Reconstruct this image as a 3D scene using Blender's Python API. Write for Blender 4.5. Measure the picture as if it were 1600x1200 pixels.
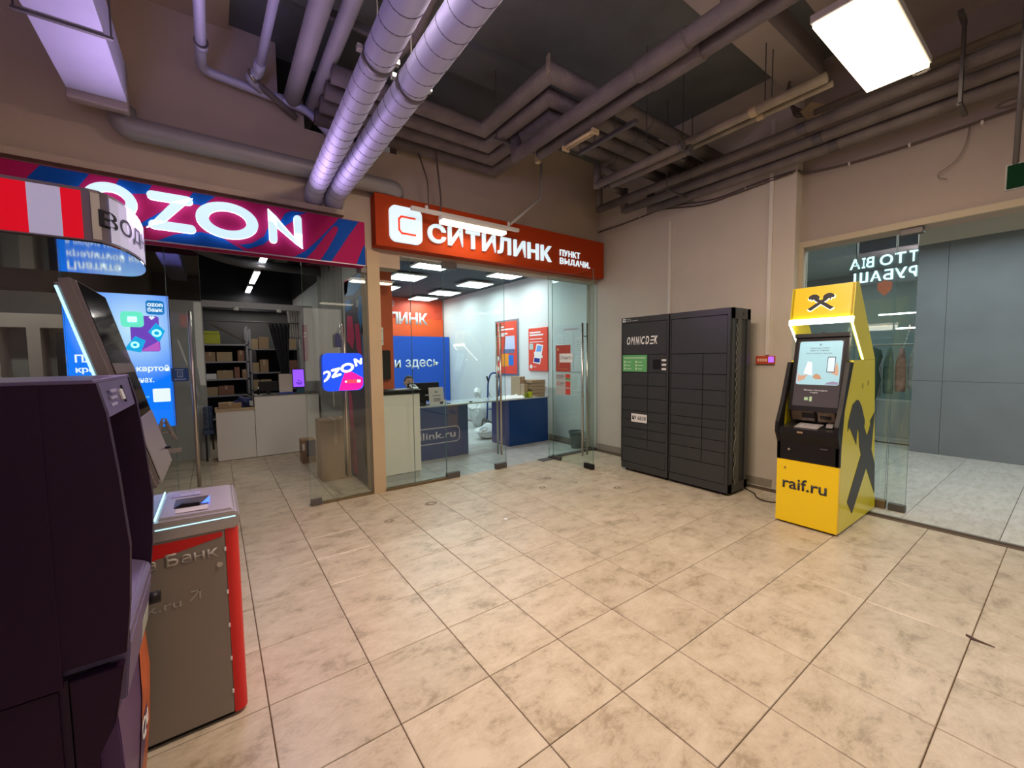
import bpy, bmesh, math, random
from mathutils import Vector, Matrix
random.seed(7)
C = bpy.context.scene.collection
SC = bpy.context.scene
for o in list(bpy.data.objects): bpy.data.objects.remove(o)

# ---------------------------------------------------------------- camera
cd = bpy.data.cameras.new('camera'); cam = bpy.data.objects.new('camera', cd); C.objects.link(cam)
cd.sensor_fit = 'HORIZONTAL'; cd.sensor_width = 36; cd.lens = 643.635*36/1600; cd.clip_start = 0.05; cd.clip_end = 100
Rw = [[0.81107924, -0.5848166, -0.01183272], [-0.04678111, -0.04468965, -0.99790499], [0.5830626, 0.80993357, -0.06360522]]
Mx = Matrix(((Rw[0][0], -Rw[1][0], -Rw[2][0], -0.57718), (Rw[0][1], -Rw[1][1], -Rw[2][1], -3.44472),
             (Rw[0][2], -Rw[1][2], -Rw[2][2], 1.56324), (0, 0, 0, 1)))
cam.matrix_world = Mx
SC.camera = cam
# ---------------------------------------------------------------- world, exposure
w = bpy.data.worlds.new('world'); SC.world = w; w.use_nodes = True
w.node_tree.nodes['Background'].inputs[0].default_value = (1.0, 0.86, 0.78, 1)
w.node_tree.nodes['Background'].inputs[1].default_value = 0.085
SC.view_settings.view_transform = 'Standard'; SC.view_settings.look = 'None'
SC.view_settings.gamma = 1; SC.view_settings.exposure = 0.0
try: SC.view_settings.use_curve_mapping = False
except Exception: pass
# ---------------------------------------------------------------- lights
def area(name, loc, size, power, col, rot=(0, 0, 0), spread=None):
    l = bpy.data.lights.new(name, 'AREA'); l.shape = 'RECTANGLE'; l.size, l.size_y = size; l.energy = power; l.color = col
    if spread: l.spread = spread
    o = bpy.data.objects.new(name, l); C.objects.link(o); o.location = loc; o.rotation_euler = rot
    return o
WARM = (1.0, 0.79, 0.57)
area('hall_lamp_light', (3.43, -2.45, 3.74), (1.15, 0.38), 8, WARM, spread=math.radians(120))
area('hall_lamp_light', (0.88, -2.02, 3.74), (0.38, 1.15), 148, (1.0, 0.80, 0.62))
area('hall_end_fill', (1.4, -12.6, 2.2), (5.0, 3.0), 65, (1.0, 0.86, 0.72), (math.radians(90), 0, 0))  # added soft fill behind the camera to brighten the walls
area('hall_lamp_light', (3.15, -5.85, 3.74), (1.15, 0.38), 45, WARM)
area('hall_lamp_light', (3.5, -11.5, 3.74), (1.15, 0.1), 12, WARM, spread=math.radians(125))
area('shop_sign_glow', (-0.5, 1.02, 2.80), (1.5, 0.3), 26, (0.80, 0.56, 1.0), (math.radians(-90), 0, 0))
area('sign_lamp_light', (2.05, 0.93, 3.11), (0.86, 0.12), 5, (1.0, 0.80, 0.5))
for x, y in ((2.45, 2.95), (3.95, 2.95), (2.45, 4.15), (3.95, 4.15), (2.45, 5.5), (3.92, 5.5), (3.86, 6.6), (2.45, 6.6)):
    area('shop_panel_light', (x, y, 3.05), (0.55, 0.55), 13, (0.76, 0.96, 0.95))
for y in (2.2, 3.6, 5.4, 6.5):
    area('parcel_shop_light', (0.05, y, 2.95), (0.08, 0.8), 5.5, (1.0, 0.93, 0.84))
area('parcel_shop_light', (-2.3, 2.4, 2.85), (0.9, 0.1), 9, (1.0, 0.95, 0.9))
area('mall_light', (6.6, -2.6, 3.15), (2.5, 2.5), 50, (0.86, 0.97, 1.0))
area('mall_light', (6.6, -5.6, 3.15), (2.5, 2.5), 42, (0.86, 0.97, 1.0))
area('violet_fill_light', (-1.4, -5.0, 2.1), (0.6, 1.0), 26, (0.36, 0.34, 1.0), (math.radians(135), 0, math.radians(-18)), math.radians(80))  # added violet fill reaching the duct undersides from behind the camera
area('magenta_fill_light', (0.2, -6.5, 2.2), (1.4, 0.5), 3, (0.75, 0.35, 1.0), (math.radians(120), 0, math.radians(5)), math.radians(90))  # unseen magenta fill added alongside the violet one

# ================================================================= helpers
MATS = {}
def M(name, col, rough=0.6, metal=0.0, emit=0.0, ecol=None, bump=0.0, scale=40, var=0.0, vscale=3.0, spec=0.5, stretch=None, coat=0):
    if name in MATS: return MATS[name]
    m = bpy.data.materials.new(name); m.use_nodes = True; nt = m.node_tree; b = nt.nodes['Principled BSDF']
    b.inputs['Base Color'].default_value = (*col, 1); b.inputs['Roughness'].default_value = rough; b.inputs['Metallic'].default_value = metal
    b.inputs['Specular IOR Level'].default_value = spec
    if coat: b.inputs['Coat Weight'].default_value = coat; b.inputs['Coat Roughness'].default_value = 0.06
    if emit:
        b.inputs['Emission Color'].default_value = (*(ecol or col), 1); b.inputs['Emission Strength'].default_value = emit
    tc = nt.nodes.new('ShaderNodeTexCoord'); mp = nt.nodes.new('ShaderNodeMapping'); nt.links.new(tc.outputs['Object'], mp.inputs[0])
    if stretch: mp.inputs['Scale'].default_value = stretch
    if var:
        n = nt.nodes.new('ShaderNodeTexNoise'); n.inputs['Scale'].default_value = vscale; n.inputs['Detail'].default_value = 6
        nt.links.new(mp.outputs[0], n.inputs[0])
        r = nt.nodes.new('ShaderNodeValToRGB'); r.color_ramp.elements[0].position = 0.3; r.color_ramp.elements[1].position = 0.7
        r.color_ramp.elements[0].color = (*[c*(1-var) for c in col], 1); r.color_ramp.elements[1].color = (*[min(1, c*(1+var)) for c in col], 1)
        nt.links.new(n.outputs[0], r.inputs[0]); nt.links.new(r.outputs[0], b.inputs['Base Color'])
    if bump:
        n = nt.nodes.new('ShaderNodeTexNoise'); n.inputs['Scale'].default_value = scale; n.inputs['Detail'].default_value = 4
        nt.links.new(mp.outputs[0], n.inputs[0]); u = nt.nodes.new('ShaderNodeBump'); u.inputs['Strength'].default_value = bump; u.inputs['Distance'].default_value = 0.01
        nt.links.new(n.outputs[0], u.inputs['Height']); nt.links.new(u.outputs[0], b.inputs['Normal'])
    MATS[name] = m; return m

def glass_mat(name, tint, refl=0.08):
    m = bpy.data.materials.new(name); m.use_nodes = True; nt = m.node_tree; nt.nodes.clear()
    o = nt.nodes.new('ShaderNodeOutputMaterial'); t = nt.nodes.new('ShaderNodeBsdfTransparent'); g = nt.nodes.new('ShaderNodeBsdfGlossy')
    t.inputs[0].default_value = (*tint, 1); g.inputs['Roughness'].default_value = 0.0; g.inputs[0].default_value = (1, 1, 1, 1)
    lw = nt.nodes.new('ShaderNodeLayerWeight'); lw.inputs[0].default_value = 0.5
    pw = nt.nodes.new('ShaderNodeMath'); pw.operation = 'POWER'; pw.inputs[1].default_value = 5; nt.links.new(lw.outputs['Facing'], pw.inputs[0])
    f = nt.nodes.new('ShaderNodeMath'); f.operation = 'MULTIPLY_ADD'; f.inputs[1].default_value = 0.7; f.inputs[2].default_value = 0.04; nt.links.new(pw.outputs[0], f.inputs[0])
    x = nt.nodes.new('ShaderNodeMixShader'); nt.links.new(f.outputs[0], x.inputs[0]); nt.links.new(t.outputs[0], x.inputs[1]); nt.links.new(g.outputs[0], x.inputs[2])
    nt.links.new(x.outputs[0], o.inputs[0]); return m

def tile_mat(name, base, dark, light, rough=0.32, stretch=(1, 1, 1)):
    m = bpy.data.materials.new(name); m.use_nodes = True; nt = m.node_tree; b = nt.nodes['Principled BSDF']; L = nt.links.new
    oi = nt.nodes.new('ShaderNodeObjectInfo'); tc = nt.nodes.new('ShaderNodeTexCoord'); ge = nt.nodes.new('ShaderNodeNewGeometry')
    mul = nt.nodes.new('ShaderNodeVectorMath'); mul.operation = 'SCALE'; mul.inputs[0].default_value = (31, 17, 9); L(oi.outputs['Random'], mul.inputs['Scale'])
    add = nt.nodes.new('ShaderNodeVectorMath'); L(ge.outputs['Position'], add.inputs[0]); L(mul.outputs[0], add.inputs[1])
    mp = nt.nodes.new('ShaderNodeMapping'); mp.inputs['Scale'].default_value = stretch; L(add.outputs[0], mp.inputs[0])
    n = nt.nodes.new('ShaderNodeTexNoise'); n.inputs['Scale'].default_value = 5.5; n.inputs['Detail'].default_value = 12; n.inputs['Roughness'].default_value = 0.78
    n.inputs['Distortion'].default_value = 0.25
    L(mp.outputs[0], n.inputs[0])
    r = nt.nodes.new('ShaderNodeValToRGB'); e = r.color_ramp.elements; e[0].position = 0.37; e[0].color = (*dark, 1); e[1].position = 0.60; e[1].color = (*light, 1)
    k = e.new(0.47); k.color = (*base, 1); L(n.outputs[0], r.inputs[0])
    hs = nt.nodes.new('ShaderNodeHueSaturation'); L(r.outputs[0], hs.inputs['Color'])
    mr = nt.nodes.new('ShaderNodeMapRange'); mr.inputs['To Min'].default_value = 0.95; mr.inputs['To Max'].default_value = 1.04; L(oi.outputs['Random'], mr.inputs[0]); L(mr.outputs[0], hs.inputs['Value'])
    L(hs.outputs[0], b.inputs['Base Color'])
    n2 = nt.nodes.new('ShaderNodeTexNoise'); n2.inputs['Scale'].default_value = 22; n2.inputs['Detail'].default_value = 5; L(add.outputs[0], n2.inputs[0])
    m2 = nt.nodes.new('ShaderNodeMapRange'); m2.inputs['To Min'].default_value = rough-0.06; m2.inputs['To Max'].default_value = rough+0.14; L(n2.outputs[0], m2.inputs[0]); L(m2.outputs[0], b.inputs['Roughness'])
    u = nt.nodes.new('ShaderNodeBump'); u.inputs['Strength'].default_value = 0.12; u.inputs['Distance'].default_value = 0.004; L(n2.outputs[0], u.inputs['Height']); L(u.outputs[0], b.inputs['Normal'])
    return m

def wpos(o):
    v = Vector((0, 0, 0))
    while o: v += o.location; o = o.parent
    return v
def obj(name, bm, mat, parent=None, smooth=False, loc=None):
    bmesh.ops.recalc_face_normals(bm, faces=bm.faces)
    off = wpos(parent) if parent else (Vector(loc) if loc else None)
    if off is not None: bmesh.ops.translate(bm, verts=bm.verts, vec=-off)
    me = bpy.data.meshes.new(name); bm.to_mesh(me); bm.free()
    for mm in (mat if isinstance(mat, (list, tuple)) else [mat]): me.materials.append(mm)
    if smooth: me.polygons.foreach_set('use_smooth', [True]*len(me.polygons)); 
    o = bpy.data.objects.new(name, me); C.objects.link(o); o.parent = parent
    if loc and not parent: o.location = loc
    return o
def tag(o, label, cat, group=None):
    o['label'] = label; o['category'] = cat
    if group: o['group'] = group
    return o
def thing(name, label, cat, loc, group=None):
    o = bpy.data.objects.new(name, None); C.objects.link(o); o.location = loc; o.empty_display_size = 0.1
    return tag(o, label, cat, group)
def struct(o, label=None):
    o['kind'] = 'structure'
    if label: o['label'] = label
    return o
def semp(name, loc=(0, 0, 0), label=None):
    o = bpy.data.objects.new(name, None); C.objects.link(o); o.location = loc; return struct(o, label)
def box(bm, x0, x1, y0, y1, z0, z1, bev=0, mi=0):
    vs = [bm.verts.new((x, y, z)) for x in (x0, x1) for y in (y0, y1) for z in (z0, z1)]
    fs = [bm.faces.new([vs[i] for i in f]) for f in ((0, 1, 3, 2), (4, 6, 7, 5), (0, 4, 5, 1), (2, 3, 7, 6), (0, 2, 6, 4), (1, 5, 7, 3))]
    for f in fs: f.material_index = mi
    if bev:
        es = list({e for f in fs for e in f.edges})
        bmesh.ops.bevel(bm, geom=es, offset=bev, segments=2, affect='EDGES', profile=0.5)
    return bm
def bx(*a, **k): return box(bmesh.new(), *a, **k)
def prism(bm, pts, axis, c0, c1, bev=0):
    """polygon pts (a,b) extruded along axis: 'y' -> pts are (x,z); 'x' -> (y,z); 'z' -> (x,y)"""
    def P(a, b, c): return (a, c, b) if axis == 'y' else ((c, a, b) if axis == 'x' else (a, b, c))
    v0 = [bm.verts.new(P(a, b, c0)) for a, b in pts]; v1 = [bm.verts.new(P(a, b, c1)) for a, b in pts]; n = len(pts)
    fs = [bm.faces.new(v0), bm.faces.new(v1[::-1])] + [bm.faces.new((v0[i], v1[i], v1[(i+1) % n], v0[(i+1) % n])) for i in range(n)]
    if bev: bmesh.ops.bevel(bm, geom=list({e for f in fs for e in f.edges}), offset=bev, segments=2, affect='EDGES')
    return bm
def pr(*a, **k): return prism(bmesh.new(), *a, **k)
def tube(bm, path, r, seg=16, caps=True, radii=None):
    path = [Vector(p) for p in path]; rings = []; n = len(path)
    up = None
    for i, p in enumerate(path):
        t = ((path[i]-path[i-1]).normalized() if i else (path[1]-path[0]).normalized())
        t2 = ((path[i+1]-path[i]).normalized() if i < n-1 else t)
        tt = (t+t2).normalized(); 
        if up is None:
            up = Vector((0, 0, 1)) if abs(t.z) < 0.9 else Vector((1, 0, 0))
        a = up-tt*up.dot(tt); a.normalize(); up = a; b = tt.cross(a)
        c = max(0.3, math.cos(t.angle(t2)/2)) if t.length and t2.length else 1
        # stretch across the mitre
        bis = (t2-t); rr = radii[i] if radii else r
        ring = []
        for k in range(seg):
            th = 2*math.pi*k/seg; d = (a*math.cos(th)+b*math.sin(th))*rr
            if bis.length > 1e-4:
                bn = bis.normalized(); d += bn*d.dot(bn)*(1/c-1)
            ring.append(bm.verts.new(p+d))
        rings.append(ring)
    for r0, r1 in zip(rings, rings[1:]):
        for k in range(seg): bm.faces.new((r0[k], r0[(k+1) % seg], r1[(k+1) % seg], r1[k]))
    if caps: bm.faces.new(rings[0][::-1]); bm.faces.new(rings[-1])
    return bm
def tb(*a, **k): return tube(bmesh.new(), *a, **k)
def arcpath(pts, rad, n=6):
    """round the corners of a polyline"""
    pts = [Vector(p) for p in pts]; out = [pts[0]]
    for a, b, c in zip(pts, pts[1:], pts[2:]):
        d0 = (a-b).normalized(); d1 = (c-b).normalized(); rr = min(rad, (a-b).length*0.49, (c-b).length*0.49)
        p0 = b+d0*rr; p1 = b+d1*rr
        for i in range(n+1):
            t = i/n; out.append((1-t)**2*p0+2*t*(1-t)*b+t*t*p1)
    out.append(pts[-1]); return out
def lathe(bm, prof, c, seg=24):
    rings = []
    for r, z in prof: rings.append([bm.verts.new((c[0]+r*math.cos(2*math.pi*k/seg), c[1]+r*math.sin(2*math.pi*k/seg), c[2]+z)) for k in range(seg)])
    for r0, r1 in zip(rings, rings[1:]):
        for k in range(seg): bm.faces.new((r0[k], r0[(k+1) % seg], r1[(k+1) % seg], r1[k]))
    bm.faces.new(rings[0][::-1]); bm.faces.new(rings[-1]); return bm
def PL(plane, c, a, b):
    return {'F': (a, c, b), 'R': (c, a, b), 'L': (c, a, b), 'U': (a, b, c), 'B': (a, c, b)}[plane]
NRM = {'F': Vector((0, -1, 0)), 'R': Vector((-1, 0, 0)), 'L': Vector((1, 0, 0)), 'U': Vector((0, 0, 1)), 'B': Vector((0, 1, 0))}
def flat(bm, pts, plane, c, th=0.002, mi=0):
    n = NRM[plane]*th
    v0 = [bm.verts.new(PL(plane, c, a, b)) for a, b in pts]; v1 = [bm.verts.new(Vector(PL(plane, c, a, b))+n) for a, b in pts]; k = len(pts)
    fs = [bm.faces.new(v0), bm.faces.new(v1[::-1])] + [bm.faces.new((v0[i], v0[(i+1) % k], v1[(i+1) % k], v1[i])) for i in range(k)]
    for f in fs: f.material_index = mi
    return bm
def fl(*a, **k): return flat(bmesh.new(), *a, **k)
def rr(a0, b0, a1, b1, r, n=6):
    if a0 > a1: a0, a1 = a1, a0
    if b0 > b1: b0, b1 = b1, b0
    out = []
    for cx, cy, s in ((a1-r, b1-r, 0), (a0+r, b1-r, 90), (a0+r, b0+r, 180), (a1-r, b0+r, 270)):
        for i in range(n+1):
            t = math.radians(s+90*i/n); out.append((cx+r*math.cos(t), cy+r*math.sin(t)))
    return out
def rect(a0, b0, a1, b1): return [(a0, b0), (a1, b0), (a1, b1), (a0, b1)]
def txt(s, bb, plane, c, mat, parent, th=0.003, bold=0.0, name='lettering', shear=0.0, keep=False, rot=0):
    """text fitted to the box bb=(a0,b0,a1,b1) of a plane"""
    cu = bpy.data.curves.new(name, 'FONT'); cu.body = s; cu.size = 1; cu.offset = bold; cu.shear = shear; cu.resolution_u = 3
    t = bpy.data.objects.new('tmp', cu); C.objects.link(t); bpy.context.view_layer.update()
    me = bpy.data.meshes.new_from_object(t.evaluated_get(bpy.context.evaluated_depsgraph_get())); bpy.data.objects.remove(t); bpy.data.curves.remove(cu)
    bm = bmesh.new(); bm.from_mesh(me); bpy.data.meshes.remove(me)
    xs = [v.co.x for v in bm.verts]; ys = [v.co.y for v in bm.verts]; x0, x1, y0, y1 = min(xs), max(xs), min(ys), max(ys)
    a0, b0, a1, b1 = bb
    cs, sn = math.cos(rot), math.sin(rot); ca, cb = (a0+a1)/2, (b0+b1)/2; sg = 1 if a1 > a0 else -1
    for v in bm.verts:
        a = a0+(v.co.x-x0)/(x1-x0)*(a1-a0); b = b0+(v.co.y-y0)/(y1-y0)*(b1-b0)
        if rot:
            da, db = (a-ca)*sg, b-cb; a, b = ca+sg*(da*cs-db*sn), cb+da*sn+db*cs
        v.co = Vector(PL(plane, c, a, b))
    if th:
        ge = bmesh.ops.extrude_face_region(bm, geom=bm.faces[:]); vs = [g for g in ge['geom'] if isinstance(g, bmesh.types.BMVert)]
        bmesh.ops.translate(bm, verts=vs, vec=NRM[plane]*th)
    return obj(name, bm, mat, parent)
def stroke(pts, wd, n=6):
    """outline polygons of a thick polyline with round ends, as list of polygons (each segment a capsule)"""
    out = []
    for (ax, ay), (bx_, by) in zip(pts, pts[1:]):
        an = math.atan2(by-ay, bx_-ax); poly = []
        for i in range(n+1):
            t = an-math.pi/2+math.pi*i/n; poly.append((bx_+wd/2*math.cos(t), by+wd/2*math.sin(t)))
        for i in range(n+1):
            t = an+math.pi/2+math.pi*i/n; poly.append((ax+wd/2*math.cos(t), ay+wd/2*math.sin(t)))
        out.append(poly)
    return out
def ring(bm, cx, cy, ra, rb, ia, ib, plane, c, th, n=40):
    nn = NRM[plane]*th; V = []
    for k in range(n):
        t = 2*math.pi*k/n; co, si = math.cos(t), math.sin(t)
        p = [Vector(PL(plane, c, cx+ra*co, cy+rb*si)), Vector(PL(plane, c, cx+ia*co, cy+ib*si))]
        V.append([bm.verts.new(q) for q in (p[0], p[1], p[0]+nn, p[1]+nn)])
    for k in range(n):
        a, b = V[k], V[(k+1) % n]
        for i, j in ((0, 1), (1, 3), (3, 2), (2, 0)): bm.faces.new((a[i], b[i], b[j], a[j]))
    return bm

# ================================================================= materials
wallm = M('wall_paint', (0.46, 0.37, 0.28), 0.85, bump=0.15, scale=60, var=0.04)
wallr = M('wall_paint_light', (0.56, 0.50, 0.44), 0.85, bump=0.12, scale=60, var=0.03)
ceilm = M('ceiling_grey', (0.145, 0.155, 0.16), 0.95, bump=0.2, scale=30, var=0.12)
beamm = M('beam_paint', (0.36, 0.30, 0.27), 0.85, var=0.05)
darkm = M('dark_soffit', (0.02, 0.02, 0.024), 0.9)
pipem = M('pipe_insulation', (0.15, 0.125, 0.115), 0.75, bump=0.5, scale=35, var=0.2, vscale=5)
pipel = M('pipe_wrap', (0.30, 0.25, 0.18), 0.6, bump=0.5, scale=30, var=0.2, vscale=6)
galv = M('duct_grey', (0.50, 0.50, 0.68), 0.55, 0.25, bump=0.1, scale=20, var=0.06)
seamm = M('duct_seam', (0.10, 0.09, 0.13), 0.5, 0.3)
steel = M('brushed_steel', (0.55, 0.52, 0.49), 0.28, 1.0)
darksteel = M('dark_steel', (0.13, 0.12, 0.12), 0.5, 0.6)
black = M('black_plastic', (0.010, 0.009, 0.010), 0.4, spec=0.25)
white = M('white_laminate', (0.70, 0.67, 0.63), 0.45)
paper = M('white_paper', (0.80, 0.80, 0.80), 0.7)
card = M('cardboard', (0.33, 0.22, 0.13), 0.85, var=0.08, bump=0.1)
wood = M('light_wood', (0.45, 0.33, 0.21), 0.5, var=0.15, vscale=9, stretch=(1, 8, 8))
glass = glass_mat('clear_glass', (0.92, 0.965, 0.95))
edgeg = M('glass_edge', (0.10, 0.20, 0.19), 0.15)
lampe = M('lamp_diffuser', (1, 0.9, 0.75), 0.5, emit=3.2, ecol=(1, 0.84, 0.62))
coole = M('panel_light', (1, 1, 1), 0.5, emit=6, ecol=(0.86, 0.98, 1))
lede = M('letter_light', (0.3, 0.35, 0.4), 0.4, emit=1.2, ecol=(0.66, 0.90, 1.0))
nt_ = lede.node_tree; ge_ = nt_.nodes.new('ShaderNodeNewGeometry'); sx_ = nt_.nodes.new('ShaderNodeSeparateXYZ'); nt_.links.new(ge_.outputs['True Normal'], sx_.inputs[0])
mr_ = nt_.nodes.new('ShaderNodeMapRange'); mr_.inputs['From Min'].default_value = -0.9; mr_.inputs['From Max'].default_value = -0.5; mr_.inputs['To Min'].default_value = 0.92; mr_.inputs['To Max'].default_value = 3.2
nt_.links.new(sx_.outputs[1], mr_.inputs[0]); nt_.links.new(mr_.outputs[0], nt_.nodes['Principled BSDF'].inputs['Emission Strength'])
grout = M('grout', (0.11, 0.07, 0.045), 0.9)
tileh = tile_mat('hall_tile', (0.49, 0.405, 0.30), (0.33, 0.265, 0.185), (0.575, 0.49, 0.38), stretch=(0.9, 1.3, 1))
tilem = tile_mat('mall_tile', (0.55, 0.53, 0.48), (0.46, 0.43, 0.38), (0.64, 0.62, 0.57), stretch=(1.0, 3.2, 1))

# ================================================================= floor
T = 0.45; G = 0.004
def slab(name, x0, x1, y0, y1, z0, z1, mat, parent=None): return obj(name, bx(x0, x1, y0, y1, z0, z1), mat, parent)
flo = struct(slab('floor', -2.4, 9.0, -13.2, 8.0, -0.12, -0.006, grout), 'tiled stone floor of the hall')
def tilemesh(w, d):
    bm = bmesh.new(); a, b = w/2-G/2, d/2-G/2; c = 0.0025
    lo = [bm.verts.new((x, y, -0.006)) for x, y in ((-a, -b), (a, -b), (a, b), (-a, b))]
    mi = [bm.verts.new((x, y, -c)) for x, y in ((-a, -b), (a, -b), (a, b), (-a, b))]
    hi = [bm.verts.new((x, y, 0)) for x, y in ((-a+c, -b+c), (a-c, -b+c), (a-c, b-c), (-a+c, b-c))]
    bm.faces.new(hi)
    for i in range(4):
        j = (i+1) % 4; bm.faces.new((mi[i], mi[j], hi[j], hi[i])); bm.faces.new((lo[i], lo[j], mi[j], mi[i]))
    bmesh.ops.recalc_face_normals(bm, faces=bm.faces)
    me = bpy.data.meshes.new('tile'); bm.to_mesh(me); bm.free(); return me
tm = tilemesh(T, T); tm.materials.append(tileh)
tiles_ = tile_mat('shop_tile', (0.43, 0.44, 0.43), (0.36, 0.36, 0.35), (0.50, 0.51, 0.50)); tm2 = tilemesh(T, T); tm2.materials.append(tiles_)
far = bmesh.new(); far2 = bmesh.new()
def addtile(x, y):
    o = bpy.data.objects.new('tile', tm2 if x > 0.9 and y > 1.35 else tm); C.objects.link(o); o.location = (x, y, 0); o.parent = flo
cnt = 0; cells = []
for u in range(-5, 11):
    for v in range(-16, 19):
        x, y = (u+0.5)*T, (v+0.5)*T
        if y > 7.0 or x > 4.6: continue
        if x > 4.3 and y < 1.33: pass
        d = math.hypot(x+0.577, y+3.445)
        # seen by the eye: in front of the camera and on screen
        cx = 0.811*(x+0.577)-0.585*(y+3.445); cz = 0.583*(x+0.577)+0.81*(y+3.445)+0.1
        vis = cz > 0.75 and abs(cx)/cz < 1.42
        cells.append((0 if vis else 1, d, x, y))
cells.sort()
def quadtile(bm, x, y, w=T, d=T):
    a, b = w/2-G/2, d/2-G/2
    box(bm, x-a, x+a, y-b, y+b, -0.006, 0)
for vis, d, x, y in cells:
    if vis == 0 and cnt < 296: addtile(x, y); cnt += 1
    else: quadtile(far2 if x > 0.9 and y > 1.35 else far, x, y)
ft = obj('tile_field', far, tileh, flo); ft['kind'] = 'stuff'
ft = obj('tile_field', far2, tiles_, flo); ft['kind'] = 'stuff'
# corridor floor: long pale tiles beyond the threshold
fm = struct(slab('floor', 4.62, 9.0, -13.0, 0.5, -0.005, -0.0015, grout), 'pale long tiles of the corridor floor')
tl2 = tilemesh(1.2, 0.6); tl2.materials.append(tilem)
for r in range(12):
    yy = 0.2-0.6*r
    for c_ in range(4):
        xx = 5.22+1.2*c_-(0.6 if r % 2 else 0)
        if xx-0.6 < 4.6: continue
        o = bpy.data.objects.new('tile', tl2); C.objects.link(o); o.location = (xx, yy, 0.005); o.parent = fm
hf = bmesh.new()
for r in range(1, 12, 2): box(hf, 4.624, 5.216, 0.2-0.6*r-0.298, 0.2-0.6*r+0.298, -0.001, 0.005)
obj('half_tile', hf, tilem, fm)['kind'] = 'stuff'
struct(obj('trim_1', bx(4.585, 4.62, -13, -1.55, -0.006, 0.007), M('threshold', (0.22, 0.2, 0.17), 0.4, 0.5)), 'thin dark threshold strip between hall and corridor floors')

# ================================================================= walls and ceilings
bm = bmesh.new()
box(bm, -2.2, 0.05, 1.33, 1.55, 2.62, 4.67); box(bm, 0.05, 0.28, 1.33, 1.55, 2.62, 4.2)
box(bm, 0.28, 1.25, 1.33, 1.55, 2.62, 3.93); box(bm, 1.25, 4.65, 1.33, 1.55, 2.78, 4.67)
struct(obj('wall_back', bm, wallm), 'brown painted wall band above the shop fronts')
struct(obj('wall_pillar', bx(0.86, 1.0, 1.31, 1.56, 0, 2.80), M('pillar_beige', (0.50, 0.38, 0.24), 0.7, var=0.05)), 'narrow beige pillar between the two shop fronts')
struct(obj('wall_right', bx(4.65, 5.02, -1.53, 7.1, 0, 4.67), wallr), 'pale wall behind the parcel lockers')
struct(obj('wall_header', bx(4.80, 5.02, -13, -1.53, 2.74, 4.67), M('header_tone', (0.36, 0.30, 0.265), 0.85, bump=0.12, scale=60, var=0.03)), 'wall band above the corridor opening')  # header coloured darker than the right wall
struct(obj('wall_left', bx(-2.4, -2.2, -13, 1.55, 0, 4.67), wallm))
struct(obj('wall_near', bx(-2.4, 5.0, -13.2, -13.0, 0, 4.67), wallm))
struct(obj('ceiling', bx(-2.4, 5.02, -13.2, 1.55, 4.67, 4.8), ceilm), 'dark grey hall ceiling')
struct(obj('trim_2', bx(-2.2, -0.33, -13, 1.33, 4.62, 4.67), wallm), 'brown painted ceiling strip at the left')
struct(obj('ceiling_beam', bx(-0.2, 4.65, -1.74, -1.44, 4.40, 4.67), beamm), 'pale plastered ceiling beam crossing to the right wall')
struct(obj('ceiling_beam', bx(-0.2, 4.80, -2.9, -1.98, 4.45, 4.67), beamm), 'wide pale ceiling beam above the glowing lamp')
struct(obj('ceiling_beam', bx(-0.2, 4.65, 0.2, 0.62, 4.6, 4.67), ceilm), 'shallow dark ceiling beam nearest the shops')
# skirting
skm = M('skirting_tile', (0.30, 0.26, 0.21), 0.6, var=0.1)
bsk = semp('baseboard_right', (4.65, 0, 0), 'stone tile skirting at the foot of the pale right wall')
for i in range(6):
    y1 = 1.33-0.45*i; y0 = max(-1.53, y1-0.446)
    if y0 < y1-0.02: obj('skirting_tile', bx(4.635, 4.65, y0, y1, 0, 0.1), skm, bsk)
# trim above left sign
struct(obj('trim_3', bx(-2.2, 0.62, 1.24, 1.33, 3.10, 3.155), wallm), 'ledge above the magenta and blue shop sign')
# header casing
cas = M('opening_casing', (0.42, 0.36, 0.26), 0.6)
struct(obj('trim_4', bx(4.76, 4.80, -13, -1.53, 2.74, 2.80), cas), 'casing strip along the top of the corridor opening')
struct(obj('trim_5', bx(4.765, 4.80, -1.575, -1.53, 0, 2.74), cas), 'upright casing strip at the left of the corridor opening')

# --- parcel shop room (left)
ozw = M('shop_wall_grey', (0.42, 0.42, 0.42), 0.8)
struct(obj('wall_void', bx(0.88, 0.97, 1.56, 7.09, 2.9, 4.66), darkm)); struct(obj('wall_void', bx(-3.5, 0.9, 6.98, 7.09, 2.62, 4.66), darkm)); struct(obj('wall_void', bx(-3.49, -3.40, 1.56, 7.09, 2.9, 4.66), darkm)); struct(obj('wall_void', bx(-3.4, 0.88, 1.552, 1.60, 2.64, 3.90), darkm))
struct(obj('wall_shop_side', bx(0.90, 0.96, 1.55, 7.1, 0, 4.67), ozw), 'grey partition wall inside the left shop')
struct(obj('wall_shop_left', bx(-3.6, -3.5, 1.55, 7.1, 0, 4.67), ozw))
bm = bmesh.new(); box(bm, -3.5, -0.70, 4.8, 4.9, 0, 2.52); box(bm, -0.70, 0.90, 4.8, 4.9, 2.44, 2.54); box(bm, 0.70, 0.90, 4.8, 4.9, 0, 2.44)
struct(obj('wall_shop_back', bm, ozw), 'grey partition with a wide opening to the store room')
struct(obj('wall_store', bx(-3.6, 0.9, 7.1, 7.2, 0, 4.67), M('store_wall', (0.10, 0.10, 0.10), 0.9, var=0.1)))  # wall colour darkened to hold the shade of the store room
struct(obj('ceiling_shop', bx(-3.6, 0.96, 1.55, 7.2, 4.67, 4.75), darkm), 'black painted ceiling of the left shop')
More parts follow.
